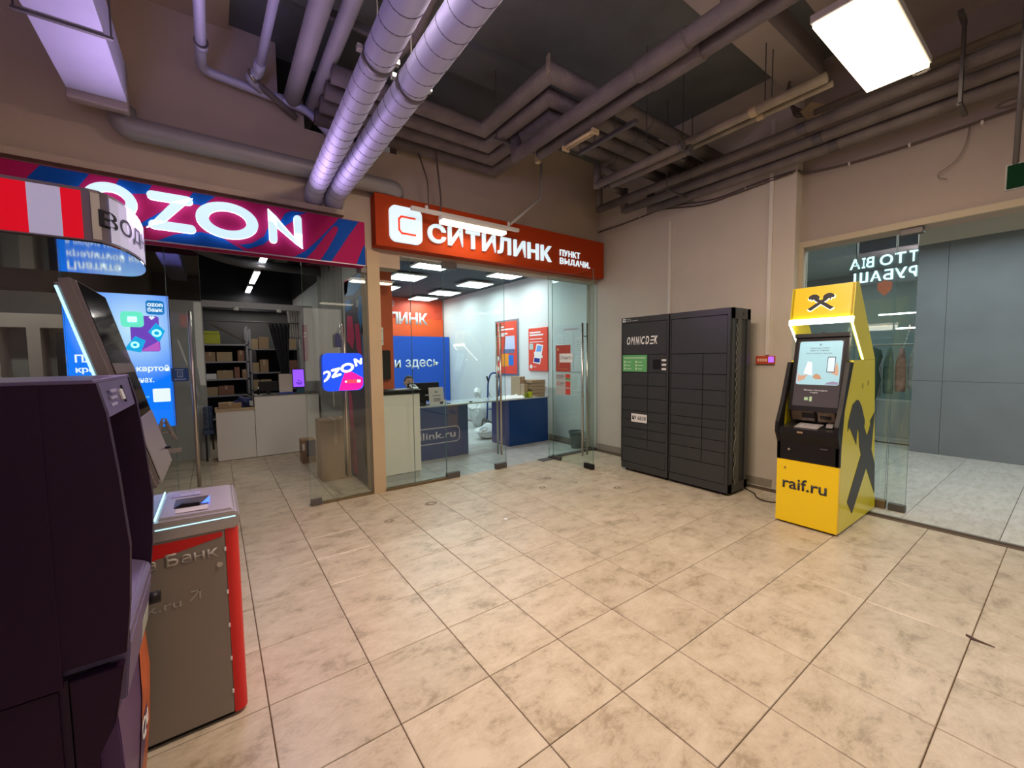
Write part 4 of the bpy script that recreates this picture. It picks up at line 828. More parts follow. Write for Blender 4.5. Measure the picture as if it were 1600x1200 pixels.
obj('reader_lip', pr([(-0.75, 0.932), (-0.66, 0.929), (-0.66, 0.944), (-0.72, 0.948)], 'y', -1.19, -1.165, 0.002), black, hd)
bm = bmesh.new(); bm.faces.new([bm.verts.new(p) for p in ((-0.655, -1.175, 0.934), (-0.625, -1.175, 0.9335), (-0.625, -1.06, 0.9335))]); obj('blue_glow', bm, M('led_blue', (0.05, 0.15, 1), 0.4, emit=2.5, ecol=(0.03, 0.12, 1)), hd)
obj('label_strip', pr([(-0.74, 0.9335), (-0.63, 0.931), (-0.63, 0.933), (-0.74, 0.9355)], 'y', -1.27, -1.21), M('label_pink', (0.62, 0.56, 0.55), 0.5), hd)
obj('blue_label', pr([(-0.77, 0.934), (-0.66, 0.931), (-0.66, 0.933), (-0.77, 0.9355)], 'y', -1.01, -0.95), M('label_blue', (0.35, 0.33, 0.62), 0.4), hd)
txt('ВКЛЮЧЕН', (-0.735, -1.0, -0.665, -0.965), 'U', 0.9355, paper, hd, 0.0005)
# tilted screen
def mt(pts, y0, y1, mat, name, bev=0.0): return obj(name, pr(pts, 'y', y0, y1, bev), mat, t)
A0, A1 = (-0.775, 1.065), (-0.975, 1.875)   # front lower / front upper (x, z)
def off(p, d):  # offset to the back along the screen normal
    dx, dz = A1[0]-A0[0], A1[1]-A0[1]; L = math.hypot(dx, dz); return (p[0]-dz/L*d, p[1]+dx/L*d)
mo = mt([A0, A1, off(A1, 0.055), off(A0, 0.055)], -1.31, -0.80, M('screen_frame', (0.30, 0.26, 0.25), 0.3, 0.4), 'screen_housing', 0.012)
def lerp(t_): return (A0[0]+(A1[0]-A0[0])*t_, A0[1]+(A1[1]-A0[1])*t_)
o = obj('screen_glass', pr([off(lerp(0.03), -0.003), off(lerp(0.98), -0.003), off(lerp(0.98), 0.001), off(lerp(0.03), 0.001)], 'y', -1.285, -0.815), M('screen_gloss', (0.012, 0.010, 0.014), 0.06), mo)
obj('screen_divider', pr([off(lerp(0.56), -0.005), off(lerp(0.61), -0.005), off(lerp(0.61), 0.0), off(lerp(0.56), 0.0)], 'y', -1.285, -0.815), MATS['screen_frame'], mo)
obj('lower_plate', pr([off(lerp(0.01), -0.006), off(lerp(0.33), -0.006), off(lerp(0.33), 0.0), off(lerp(0.01), 0.0)], 'y', -1.285, -0.812, 0.002), grl, mo)
obj('led_line', pr([off(lerp(0.05), 0.05), off(lerp(0.97), 0.05), off(lerp(0.97), 0.056), off(lerp(0.05), 0.056)], 'y', -1.3145, -1.30), ledb, mo)
obj('sensor', tb([(-0.790, -0.87, 1.15), (-0.770, -0.87, 1.152)], 0.007, 10), black, mo)
obj('stand', pr([(-1.10, 0.93), (-0.92, 0.93), (-0.88, 1.30), (-1.02, 1.30)], 'y', -1.20, -0.95, 0.005), gr, t)
obj('column', bx(-1.90, -1.62, -1.27, -0.90, 0.0, 2.0, 0.005), gr, t); obj('back_cabinet', bx(-1.64, -1.28, -1.27, -0.90, 0.0, 0.92, 0.005), gr, t)
# topper
def nose(x0, x1, y0, y1, n=14):
    cy, ry = (y0+y1)/2, (y1-y0)/2; out = [(x0, y0)]
    for i in range(n+1):
        a = -math.pi/2+math.pi*i/n; out.append((x1-0.10+0.10*math.cos(a), cy+ry*math.sin(a)))
    out.append((x0, y1)); return out
tpz0, tpz1 = 2.00, 2.185
redl = M('topper_red', (0.75, 0.0, 0.01), 0.35, emit=0.45, ecol=(1.0, 0.0, 0.02)); whtl = M('topper_white', (0.7, 0.7, 0.85), 0.35, emit=0.30, ecol=(0.62, 0.6, 0.9))
tpn = obj('topper', pr(nose(-1.95, -0.815, -1.335, -0.62), 'z', tpz0, tpz1), M('topper_shell', (0.30, 0.26, 0.30), 0.3, 0.2), t)
obj('topper_base', pr(nose(-1.95, -0.812, -1.34, -0.615), 'z', tpz0-0.006, tpz0), M('gloss_underside', (0.01, 0.01, 0.02), 0.04, spec=1.0, coat=1), t)
def wrap(x0, x1, mat, name): return obj(name, bx(x0, x1, -1.3385, -1.334, tpz0+0.006, tpz1-0.012), mat, tpn)
wrap(-1.95, -1.065, redl, 'red_band'); wrap(-1.065, -0.985, whtl, 'white_band'); wrap(-0.985, -0.935, redl, 'red_band')
npts = nose(-1.95, -0.815, -1.335, -0.62)[1:-1]; outer = nose(-1.95, -0.811, -1.339, -0.616)[1:-1]
def seg(i0, i1, mat, name):
    bm = bmesh.new(); z0, z1 = tpz0+0.008, tpz1-0.012
    V = [[bm.verts.new((*outer[i], z0)), bm.verts.new((*outer[i], z1))] for i in range(i0, i1+1)]
    for a, b in zip(V, V[1:]): bm.faces.new((a[0], b[0], b[1], a[1]))
    return obj(name, bm, mat, tpn)
seg(0, 1, grl, 'chrome_joint'); seg(2, 9, whtl, 'white_face'); seg(10, 14, redl, 'red_band')
o = txt('ВОДНЫЕ', (0.0, 2.045, 0.62, 2.12), 'F', 0, ink, None, 0.0, 0.015)
# wrap the letters around the nose
arc = [0]
for a, b in zip(outer, outer[1:]): arc.append(arc[-1]+math.hypot(b[0]-a[0], b[1]-a[1]))
for v in o.data.vertices:
    s_ = min(arc[-1]-1e-4, max(0, v.co.x+0.02)); 
    k = max(i for i in range(len(arc)-1) if arc[i] <= s_); f_ = (s_-arc[k])/(arc[k+1]-arc[k])
    px, py = outer[k][0]+(outer[k+1][0]-outer[k][0])*f_, outer[k][1]+(outer[k+1][1]-outer[k][1])*f_
    cx_, cy_ = -0.915, -0.975; dl = math.hypot(px-cx_, py-cy_)
    v.co = Vector((px+(px-cx_)/dl*0.003, py+(py-cy_)/dl*0.003, v.co.z))-wpos(tpn)
o.parent = tpn; o.name = 'lettering'
# ================================================================= violet cash machine
vio = M('machine_violet', (0.022, 0.004, 0.026), 0.5, spec=0.3, bump=0.05, scale=200); viol = M('machine_violet_light', (0.17, 0.13, 0.25), 0.4, 0.3)
t = thing('cash_machine', 'dark violet cash machine with a deep screen recess, nearest the viewer at the left edge', 'cash machine', (-1.2, -1.82, 0))
V0, V1 = -2.06, -1.56
prof = [(-1.45, 0.83), (-0.792, 0.83), (-0.780, 0.95), (-0.772, 1.10), (-0.784, 1.29), (-0.797, 1.44), (-0.812, 1.515), (-1.45, 1.515)]
for a, b in ((V0, V0+0.03), (V1-0.03, V1)): obj('side_panel', pr(prof, 'y', a, b, 0.002), vio, t)
obj('rear_side_panel', bx(-1.75, -0.905, V0-0.004, V0+0.006, 0.79, 1.512, 0.001), vio, t)
obj('core', bx(-1.75, -1.02, V0+0.006, V1-0.006, 0.80, 1.50), vio, t)
obj('top_cover', bx(-1.75, -0.815, V0-0.002, V1+0.002, 1.513, 1.522, 0.002), viol, t)
hdp = obj('header', pr([(-1.02, 1.40), (-0.800, 1.425), (-0.814, 1.513), (-1.02, 1.513)], 'y', V0+0.03, V1-0.03), viol, t)
obj('sensor', pr([(-0.803, 1.455), (-0.798, 1.455), (-0.805, 1.485), (-0.810, 1.485)], 'y', -1.80, -1.765), paper, hdp)
obj('sensor_slot', pr([(-0.803, 1.445), (-0.799, 1.445), (-0.808, 1.495), (-0.812, 1.495)], 'y', -1.755, -1.735), black, hdp)
bm = bmesh.new()
for k in range(3): prism(bm, [(-0.8045+0.004*0, 1.448+0.018*k), (-0.8005, 1.448+0.018*k), (-0.803, 1.455+0.018*k), (-0.807, 1.455+0.018*k)], 'y', -1.95, -1.87)
obj('print', bm, M('print_lilac', (0.38, 0.34, 0.5), 0.5), hdp)
obj('recess', pr([(-1.02, 0.90), (-0.93, 0.90), (-0.98, 1.41), (-1.02, 1.41)], 'y', V0+0.03, V1-0.03), M('recess_black', (0.008, 0.006, 0.02), 0.25), t)
sh = obj('shelf', pr([(-0.95, 0.955), (-0.80, 0.885), (-0.788, 0.872), (-0.788, 0.845), (-0.80, 0.80), (-0.95, 0.80)], 'y', V0+0.032, V1-0.032, 0.004), viol, t)
obj('keypad', pr([(-0.90, 0.932), (-0.82, 0.894), (-0.82, 0.899), (-0.90, 0.937)], 'y', -1.95, -1.83), M('keypad_pale', (0.6, 0.6, 0.55), 0.4), sh)
obj('card_slot', pr([(-0.90, 0.932), (-0.87, 0.918), (-0.87, 0.925), (-0.90, 0.939)], 'y', -1.75, -1.72), paper, sh)
obj('lip', pr([(-0.83, 0.80), (-0.794, 0.842), (-0.788, 0.838), (-0.802, 0.69), (-0.83, 0.69)], 'y', V0+0.035, V1-0.035, 0.003), viol, t)
obj('knob', tb([(-0.81, -1.61, 0.755), (-0.766, -1.61, 0.755)], 0.020, 14), black, t, True)
obj('window', pr([(-0.806, 0.70), (-0.800, 0.70), (-0.794, 0.765), (-0.800, 0.765)], 'y', -1.78, -1.64, 0.002), M('frosted', (0.45, 0.48, 0.42), 0.3), t)
lowp = [(-1.45, 0.10), (-0.86, 0.10), (-0.86, 0.58), (-0.845, 0.64), (-0.805, 0.68), (-0.798, 0.82), (-1.45, 0.82)]
obj('lower_side', pr([(-0.895, 0.10), (-0.86, 0.10), (-0.86, 0.58), (-0.82, 0.66), (-0.798, 0.80), (-0.895, 0.80)], 'y', V0, V0+0.03, 0.002), vio, t)
obj('lower_rear_side', bx(-1.75, -0.915, V0, V0+0.01, 0.05, 0.785), vio, t)
obj('lower_core', bx(-1.75, -0.90, V0+0.012, V1-0.002, 0.0, 0.80), M('machine_violet_dark', (0.03, 0.008, 0.04), 0.5), t)
fr = obj('lower_front', pr([(-0.90, 0.02), (-0.855, 0.02), (-0.825, 0.30), (-0.815, 0.50), (-0.822, 0.66), (-0.84, 0.69), (-0.90, 0.69)], 'y', V0+0.03, V1, 0.004), M('machine_violet_mid', (0.08, 0.03, 0.12), 0.4), t)
fo = bmesh.new()
def fx(z):
    ks = [(0.02, -0.855), (0.30, -0.825), (0.50, -0.815), (0.66, -0.822)]
    for (za, xa), (zb, xb) in zip(ks, ks[1:]):
        if za <= z <= zb: return xa+(xb-xa)*(z-za)/(zb-za)+0.003
    return -0.82
vs = [fo.verts.new((fx(z), y, z)) for y, z in ((-1.70, 0.64), (-1.565, 0.64), (-1.565, 0.50), (-1.565, 0.30), (-1.565, 0.05), (-1.80, 0.05), (-1.80, 0.30), (-1.75, 0.50))]
fo.faces.new(vs); obj('orange_print', fo, M('print_orange', (0.60, 0.12, 0.03), 0.4, var=0.5, vscale=4), fr)
o = txt('Qu', (-1.78, 0.36, -1.66, 0.43), 'L', -0.814, paper, fr, 0.001, 0.02)
# ================================================================= left shop interior
# glowing bank display behind the glass
t = thing('display', 'tall glowing blue advertising display behind the left shop glass', 'display', (-1.25, 1.62, 0.3))
obj('housing', bx(-1.60, -0.90, 1.60, 1.66, 0.95, 2.18, 0.004), M('display_side', (0.10, 0.12, 0.4), 0.4), t)
obj('stand', bx(-1.30, -1.20, 1.63, 1.66, 0.05, 0.95), darksteel, t); obj('foot', bx(-1.5, -1.0, 1.55, 1.75, 0.0, 0.05), darksteel, t)
def em(n, c, e=1.0): return M(n, c, 0.5, emit=e, ecol=c)
def grad(name, z0, z1, c0, cm, c1, e):
    m = bpy.data.materials.new(name); m.use_nodes = True; nt = m.node_tree; b = nt.nodes['Principled BSDF']; L = nt.links.new
    b.inputs['Base Color'].default_value = (0, 0, 0, 1); tc = nt.nodes.new('ShaderNodeTexCoord'); s = nt.nodes.new('ShaderNodeSeparateXYZ'); L(tc.outputs['Object'], s.inputs[0])
    mr = nt.nodes.new('ShaderNodeMapRange'); mr.inputs['From Min'].default_value = z0; mr.inputs['From Max'].default_value = z1; L(s.outputs[2], mr.inputs[0])
    r = nt.nodes.new('ShaderNodeValToRGB'); r.color_ramp.elements[0].color = (*c0, 1); r.color_ramp.elements[1].color = (*c1, 1); k = r.color_ramp.elements.new(0.45); k.color = (*cm, 1)
    L(mr.outputs[0], r.inputs[0]); L(r.outputs[0], b.inputs['Emission Color']); b.inputs['Emission Strength'].default_value = e; return m
f = 1.599
sc = obj('screen', fl(rect(-1.595, 0.955, -0.905, 2.175), 'F', f, 0.001), grad('display_picture', 0.65, 1.88, (0.0, 0.20, 0.95), (0.0, 0.24, 0.98), (0.06, 0.42, 0.95), 0.95), t)
def glowm(name, c, rad, col, back, e):
    m = bpy.data.materials.new(name); m.use_nodes = True; nt = m.node_tree; b = nt.nodes['Principled BSDF']; L = nt.links.new; b.inputs['Base Color'].default_value = (0, 0, 0, 1)
    tc = nt.nodes.new('ShaderNodeTexCoord'); mp = nt.nodes.new('ShaderNodeMapping'); mp.inputs['Location'].default_value = (-c[0]/rad[0], 0, -c[1]/rad[1]); mp.inputs['Scale'].default_value = (1/rad[0], 0, 1/rad[1]); L(tc.outputs['Object'], mp.inputs[0])
    g = nt.nodes.new('ShaderNodeTexGradient'); g.gradient_type = 'SPHERICAL'; L(mp.outputs[0], g.inputs[0])
    r = nt.nodes.new('ShaderNodeValToRGB'); r.color_ramp.elements[0].color = (*back, 1); r.color_ramp.elements[1].color = (*col, 1); L(g.outputs[1], r.inputs[0]); L(r.outputs[0], b.inputs['Emission Color']); b.inputs['Emission Strength'].default_value = e; return m
MATS['x'] = glass
sc.data.materials[0] = glowm('display_glow', (0.10, 1.58), (0.44, 0.52), (0.62, 0.86, 1.0), (0.0, 0.19, 1.0), 1.15)
obj('card_picture', fl(rr(-1.18, 1.66, -0.98, 1.985, 0.02), 'F', 1.5975, 0.001), em('d_purple', (0.16, 0.05, 0.5)), sc)
obj('card_picture', fl([(-1.12, 1.665), (-0.985, 1.665), (-0.985, 1.76)], 'F', 1.596, 0.0005), em('d_magenta', (0.5, 0.1, 0.55)), sc)
obj('tile_icon', fl(rr(-1.24, 1.88, -1.085, 2.02, 0.03), 'F', 1.5955, 0.002), em('d_mint', (0.15, 0.85, 0.6)), sc)
obj('tile_icon', fl([(-1.06, 1.84), (-1.00, 1.925), (-0.94, 1.85), (-0.985, 1.745)], 'F', 1.5955, 0.002), em('d_azure', (0.0, 0.40, 0.80)), sc)
obj('tile_icon', fl([(-1.23, 1.68), (-1.15, 1.80), (-1.08, 1.76), (-1.12, 1.65)], 'F', 1.5955, 0.002), em('d_azure', (0.0, 0.40, 0.80)), sc)
obj('hand_picture', fl([(-1.45, 1.70), (-1.47, 1.76), (-1.46, 1.82), (-1.40, 1.85), (-1.36, 1.80), (-1.34, 1.66), (-1.42, 1.66)], 'F', 1.596, 0.0005), em('d_lilac', (0.25, 0.2, 0.7)), sc)
wh = em('d_white', (0.9, 0.97, 1.0), 1.0)
bm = bmesh.new(); ring(bm, -1.0, 1.83, 0.035, 0.035, 0.018, 0.018, 'F', 1.594, 0.0005, 20)
flat(bm, rr(-1.195, 1.925, -1.13, 1.975, 0.008), 'F', 1.594, 0.0005); flat(bm, [(-1.03, 1.95), (-1.05, 1.975), (-1.035, 1.985), (-1.03, 1.978), (-1.02, 1.985), (-1.005, 1.975)], 'F', 1.5965, 0.0005); ring(bm, -1.155, 1.72, 0.03, 0.03, 0.014, 0.014, 'F', 1.594, 0.0005, 20)
obj('icon_print', bm, wh, sc)
obj('bank_badge', fl(rr(-1.065, 2.00, -0.935, 2.128, 0.025), 'F', 1.596, 0.001), em('d_badge', (0.0, 0.18, 0.55)), sc)
txt('ozon', (-1.055, 2.072, -0.945, 2.104), 'F', 1.5945, wh, sc, 0.0005, 0.03); txt('банк', (-1.055, 2.025, -0.945, 2.064), 'F', 1.5945, wh, sc, 0.0005, 0.03)
txt('Платите', (-1.545, 1.565, -1.21, 1.635), 'F', 1.5975, wh, sc, 0.0005, 0.03); txt('кредитной картой', (-1.545, 1.465, -0.925, 1.535), 'F', 1.5975, wh, sc, 0.0005, 0.03)
txt('в любых магазинах.', (-1.545, 1.375, -1.04, 1.43), 'F', 1.5975, wh, sc, 0.0005, 0.015)
obj('code_plate', fl(rr(-1.055, 1.19, -0.93, 1.315, 0.01), 'F', 1.5975, 0.001), wh, sc)
txt('Подробнее', (-1.20, 1.23, -1.08, 1.255), 'F', 1.5975, em('d_sky', (0.2, 0.75, 1.0)), sc, 0.0005)
t = thing('door_sticker', 'small square blue push sticker on the glass next to the pull bar', 'sticker', (-0.84, 1.35, 1.4))
obj('sticker', fl(rr(-0.90, 1.385, -0.775, 1.505, 0.012), 'F', 1.354, 0.001), M('sticker_blue', (0.01, 0.07, 0.28), 0.4), t)
bm = bmesh.new()
for s_ in stroke([(-0.855, 1.425), (-0.855, 1.47), (-0.82, 1.47), (-0.82, 1.425), (-0.855, 1.425)], 0.005)+stroke([(-0.8375, 1.43), (-0.8375, 1.455)], 0.005): flat(bm, s_, 'F', 1.3525, 0.0005)
flat(bm, rect(-0.87, 1.485, -0.81, 1.492), 'F', 1.3525, 0.0005); flat(bm, rect(-0.88, 1.40, -0.795, 1.408), 'F', 1.3525, 0.0005)
obj('print', bm, M('sticker_print', (0.4, 0.55, 0.85), 0.4), t)
lt_ = M('film_white', (0.30, 0.27, 0.26), 0.5)
tag(txt('А', (-1.06, 0.86, -0.88, 1.06), 'F', 1.353, lt_, None, 0.0008, 0.02, 'film_letter'), 'white film letter on the glass under the blue display', 'letter')
tag(obj('film_strip', fl(rect(-1.02, 0.74, -0.86, 0.78), 'F', 1.353, 0.0008), lt_), 'short white film strip on the glass under the letter', 'strip')
# glowing rounded sign on the right leaf
t = thing('light_box', 'small glowing rounded square sign, half blue and half pink, in the left shop doorway', 'sign', (0.55, 1.27, 1.42))
obj('housing', pr(rr(0.345, 1.225, 0.765, 1.635, 0.06), 'y', 1.262, 1.318), M('box_blue', (0.02, 0.08, 0.6), 0.4, emit=0.4, ecol=(0.0, 0.1, 1)), t)
fc = obj('face', fl(rr(0.350, 1.23, 0.760, 1.630, 0.058), 'F', 1.262, 0.002), em('cube_blue', (0.0, 0.055, 0.85), 1.0), t)
obj('pink_field', fl([(0.50, 1.232), (0.545, 1.37), (0.58, 1.45), (0.66, 1.42), (0.757, 1.36), (0.757, 1.29), (0.735, 1.25), (0.70, 1.232)], 'F', 1.2595, 0.0006), em('cube_pink', (0.95, 0.0, 0.28), 1.0), fc)
cwht = em('cube_white', (1, 1, 1), 1.3)
bm = bmesh.new()
def rot_ring(bm, cx, cy, ra, rb, ia, ib, a):
    n = 28; V = []
    for k in range(n):
        tt = 2*math.pi*k/n
        q = []
        for A, B in ((ra, rb), (ia, ib)):
            x, y = A*math.cos(tt), B*math.sin(tt); q.append(bm.verts.new((cx+x*math.cos(a)-y*math.sin(a), 1.2585, cy+x*math.sin(a)+y*math.cos(a))))
        V.append(q)
    for k in range(n): bm.faces.new((V[k][0], V[k][1], V[(k+1) % n][1], V[(k+1) % n][0]))
n = 20; V = []
for k in range(n+1):
    tt = -2.1+4.2*k/n; V.append([bm.verts.new((max(0.353, 0.362+A*math.cos(tt)), 1.2585, 1.385+B*math.sin(tt)+0.03*math.cos(tt))) for A, B in ((0.062, 0.055), (0.034, 0.030))])
for a_, b_ in zip(V, V[1:]): bm.faces.new((a_[0], a_[1], b_[1], b_[0]))
obj('letter', bm, cwht, fc); bm = bmesh.new(); rot_ring(bm, 0.595, 1.475, 0.072, 0.050, 0.042, 0.026, 0.28)
obj('letter', bm, cwht, fc)
bm = bmesh.new()
for s_ in stroke([(0.440, 1.450), (0.510, 1.468)], 0.026)+stroke([(0.505, 1.465), (0.445, 1.385)], 0.024)+stroke([(0.445, 1.380), (0.520, 1.405)], 0.026): flat(bm, s_, 'F', 1.2590, 0.0006)
obj('letter', bm, cwht, fc); bm = bmesh.new()
for s_ in stroke([(0.690, 1.50), (0.680, 1.56)], 0.026)+stroke([(0.680, 1.565), (0.742, 1.525)], 0.024)+stroke([(0.738, 1.52), (0.745, 1.57)], 0.022): flat(bm, s_, 'F', 1.2590, 0.0006)
obj('letter', bm, cwht, fc)
obj('caption', fl(rr(0.575, 1.305, 0.725, 1.345, 0.012), 'F', 1.2585, 0.0006), em('cube_red', (0.75, 0.05, 0.1), 1), fc); obj('caption_dot', fl(rr(0.565, 1.315, 0.585, 1.335, 0.009), 'F', 1.2580, 0.0006), cwht, fc)
obj('caption_dot', fl(rect(0.695, 1.312, 0.73, 1.34), 'F', 1.2575, 0.0006), cwht, fc)
# promo poster on the partition
t = thing('wall_poster', 'tall promo poster in magenta, blue and black on the partition behind the right leaf', 'poster', (0.89, 1.9, 0.1))
obj('sheet', bx(0.888, 0.90, 1.56, 2.45, 0.02, 2.62), M('poster_dark', (0.07, 0.06, 0.10), 0.4), t)
pm = M('poster_magenta', (0.65, 0.04, 0.16), 0.4); pb = M('poster_blue', (0.04, 0.20, 0.5), 0.4); pk = M('poster_grey', (0.35, 0.36, 0.42), 0.4)
def pp(pts, m, nm='print'): obj(nm, fl(pts, 'R', 0.8875, 0.001), m, t)
pp([(2.44, 2.60), (1.58, 2.60), (1.58, 2.45), (2.0, 2.38), (2.44, 2.42)], pb); pp([(2.44, 2.62), (2.2, 2.62), (2.3, 2.45), (2.44, 2.42)], pm)
pp([(1.75, 2.35), (1.60, 2.30), (1.60, 1.75), (1.70, 1.9), (1.85, 2.1)], pb); pp([(2.35, 2.15), (2.10, 2.12), (2.02, 1.85), (2.12, 1.70), (2.40, 1.82)], pm)
pp([(1.98, 2.02), (1.80, 2.0), (1.70, 1.55), (1.95, 1.70)], pm); pp([(1.70, 1.98), (1.60, 1.95), (1.60, 1.3), (1.72, 1.35)], pb); pp([(2.42, 2.35), (2.15, 2.35), (2.10, 2.22), (2.40, 2.2)], pb)
pp([(2.40, 1.15), (2.25, 1.10), (2.15, 0.4), (2.10, 0.05), (2.42, 0.05)], pm); pp([(1.95, 0.75), (1.60, 0.72), (1.60, 0.1), (1.95, 0.05)], M('poster_slate', (0.06, 0.08, 0.11), 0.4))
pp([(1.80, 0.55), (1.62, 0.60), (1.60, 0.2), (1.74, 0.25)], M('poster_green', (0.10, 0.16, 0.03), 0.4)); pp([(1.88, 2.3), (1.78, 2.3), (1.80, 2.2), (1.90, 2.22)], pk)
for s_, b_ in (('OZON', (1.95, 1.45, 1.62, 1.53)), ('OZON', (1.95, 1.36, 1.62, 1.43)), ('СКИДКИ', (1.98, 1.27, 1.60, 1.33))): txt(s_, b_, 'R', 0.886, pk, t, 0.0005)
for s_, b_ in (('МИЛЛИОН', (1.66, 0.75, 1.61, 1.15)),): txt(s_, (1.66, 0.92, 1.60, 0.98), 'R', 0.886, pk, t, 0.0005)
# grey curtain panels, signs on the partition
cg = M('curtain_grey', (0.26, 0.25, 0.24), 0.9, var=0.1, vscale=2, stretch=(1, 6, 0.4))
t = thing('grey_panel_curtain', 'pleated grey curtain on the right wall of the left shop', 'curtain', (0.88, 3.4, 0.0))
pts = [(0.895, 4.1)]+[(0.875-0.025*math.sin(k*0.9)*(0.6+0.4*math.sin(k*0.37)), 4.1-0.045*k) for k in range(34)]+[(0.895, 2.6)]
obj('cloth', pr(pts, 'z', 0.86, 3.05), cg, t, False); obj('rail', bx(0.86, 0.895, 2.6, 4.1, 3.05, 3.08), darksteel, t)
t = thing('banner', 'narrow magenta vertical banner on the grey partition end', 'banner', (0.69, 4.5, 1.6)); obj('sheet', bx(0.73, 0.80, 4.775, 4.79, 1.55, 2.20), M('banner_magenta', (0.30, 0.02, 0.10), 0.5), t)
obj('print', fl([(0.74, 2.02), (0.79, 2.05), (0.79, 2.07), (0.74, 2.04)], 'F', 4.774, 0.001), paper, t); obj('print', fl([(0.74, 1.97), (0.79, 2.0), (0.79, 2.02), (0.74, 1.99)], 'F', 4.774, 0.001), paper, t)
t = thing('notice_board', 'narrow pale notice panel with red marks on the partition behind the cardboard box', 'notice', (0.86, 3.3, 0.9)); obj('panel', bx(0.878, 0.895, 3.05, 3.35, 0.85, 1.5), white, t)
for z in (0.98, 1.36): obj('mark', fl(rect(3.22, z, 3.17, z+0.08), 'R', 0.877, 0.001), redb, t)
# counters
t = thing('counter', 'low white counter with a light wooden top in the left shop', 'counter', (-0.35, 4.5, 0)); obj('front_panel', bx(-0.60, -0.093, 4.355, 4.375, 0.01, 0.775), white, t)
obj('body', bx(-0.59, -0.10, 4.375, 4.75, 0.0, 0.775), white, t); obj('worktop', bx(-0.61, -0.088, 4.345, 4.77, 0.775, 0.815, 0.003), wood, t)
t = thing('counter', 'tall white counter with a dark top in the left shop', 'counter', (0.35, 4.5, 0)); obj('front_panel', bx(-0.087, 0.66, 4.335, 4.36, 0.01, 0.985), white, t)
obj('body', bx(-0.08, 0.87, 4.36, 4.72, 0, 0.985), white, t); obj('side_panel', bx(0.664, 0.87, 4.345, 4.36, 0.01, 0.985), white, t); obj('worktop', bx(-0.09, 0.87, 4.33, 4.75, 0.985, 1.005), darksteel, t)
t = thing('tablet_display', 'small violet glowing tablet display on the tall white counter', 'display', (0.58, 4.42, 1.005)); vg = em('tablet_violet', (0.28, 0.08, 0.95), 1.0)
obj('frame', pr([(4.40, 1.10), (4.44, 1.415), (4.46, 1.415), (4.44, 1.10)], 'x', 0.485, 0.668, 0.003), black, t); obj('screen', pr([(4.397, 1.11), (4.435, 1.405), (4.437, 1.405), (4.40, 1.11)], 'x', 0.492, 0.660), vg, t)
bm = bmesh.new()
for a_, b_, w_ in ((0.53, 1.17, 0.05), (0.56, 1.21, 0.03), (0.59, 1.18, 0.04), (0.555, 1.15, 0.07)): box(bm, a_, a_+w_, 4.396+(b_-1.11)*0.129, 4.40+(b_-1.11)*0.129, b_, b_+0.02)
obj('picture', bm, em('tablet_dark', (0.12, 0.03, 0.45), 0.8), t); obj('foot', bx(0.54, 0.66, 4.42, 4.52, 1.005, 1.10, 0.004), M('foot_teal', (0.02, 0.10, 0.16), 0.5), t)
tag(obj('info_board', pr([(4.45, 1.03), (4.47, 1.335), (4.48, 1.335), (4.46, 1.03)], 'x', 0.285, 0.485), M('board_beige', (0.55, 0.48, 0.42), 0.6)), 'plain beige board standing left of the violet tablet', 'board')
tag(obj('blue_mat', bx(0.28, 0.50, 4.38, 4.55, 1.005, 1.025), M('mat_blue', (0.02, 0.06, 0.35), 0.5)), 'flat blue stand under the beige board', 'stand')
t = thing('computer_monitor', 'black monitor seen from behind on the tall white counter', 'monitor', (0.13, 4.5, 1.005)); obj('back', bx(-0.01, 0.275, 4.50, 4.54, 1.05, 1.22, 0.008), black, t); obj('stand', bx(0.10, 0.16, 4.50, 4.55, 1.005, 1.06), black, t)
t = thing('spray_bottle', 'small white topped bottle left of the black monitor', 'bottle', (-0.02, 4.42, 1.005)); obj('bottle', lathe(bmesh.new(), [(0.022, 0), (0.024, 0.08), (0.010, 0.10)], (-0.02, 4.42, 1.005), 12), black, t); obj('cap', lathe(bmesh.new(), [(0.011, 0), (0.011, 0.03)], (-0.02, 4.42, 1.105), 10), paper, t)
tag(obj('receipt', bx(-0.07, 0.03, 4.36, 4.42, 1.005, 1.008), paper), 'white slip of paper on the edge of the tall counter', 'paper')
def cbox(x0, x1, y0, y1, z0, z1, label, m=card, group=None, tape=True, rz=0):
    t = thing('cardboard_box', label, 'box', ((x0+x1)/2, (y0+y1)/2, z0), group); obj('carton', bx(x0, x1, y0, y1, z0, z1, 0.003), m, t)
    if tape: obj('tape', bx((x0+x1)/2-0.02, (x0+x1)/2+0.02, y0-0.0015, y1, z0+(z1-z0)*0.6, z1+0.0015), M('tape', (0.45, 0.33, 0.20), 0.35), t)
    t.rotation_euler = (0, 0, rz); return t
cbox(-0.56, -0.26, 4.42, 4.70, 0.816, 0.90, 'flat brown carton on the wooden counter top')
cl_ = thing('cloth_heap', 'dark blue crumpled bag on the wooden counter top', 'bag', (-0.20, 4.55, 0.816))
bm = bmesh.new(); bmesh.ops.create_icosphere(bm, subdivisions=3, radius=1)
for v in bm.verts: 
    n_ = 1+0.18*math.sin(v.co.x*5+v.co.z*4)+0.12*math.sin(v.co.y*9); v.co = Vector((-0.22+v.co.x*0.125*n_, 4.55+v.co.y*0.12*n_, max(0.817, 0.89+v.co.z*0.09*n_)))
obj('bag', bm, M('bag_navy', (0.01, 0.02, 0.10), 0.6), cl_, True); obj('label', bx(-0.15, -0.10, 4.42, 4.44, 0.84, 0.92), M('label_grey', (0.4, 0.4, 0.42), 0.6), cl_)
ch = thing('office_chair', 'dark patterned chair half hidden left of the low counter', 'chair', (-0.70, 4.55, 0)); nv = M('chair_navy', (0.03, 0.05, 0.11), 0.8, var=0.5, vscale=25)
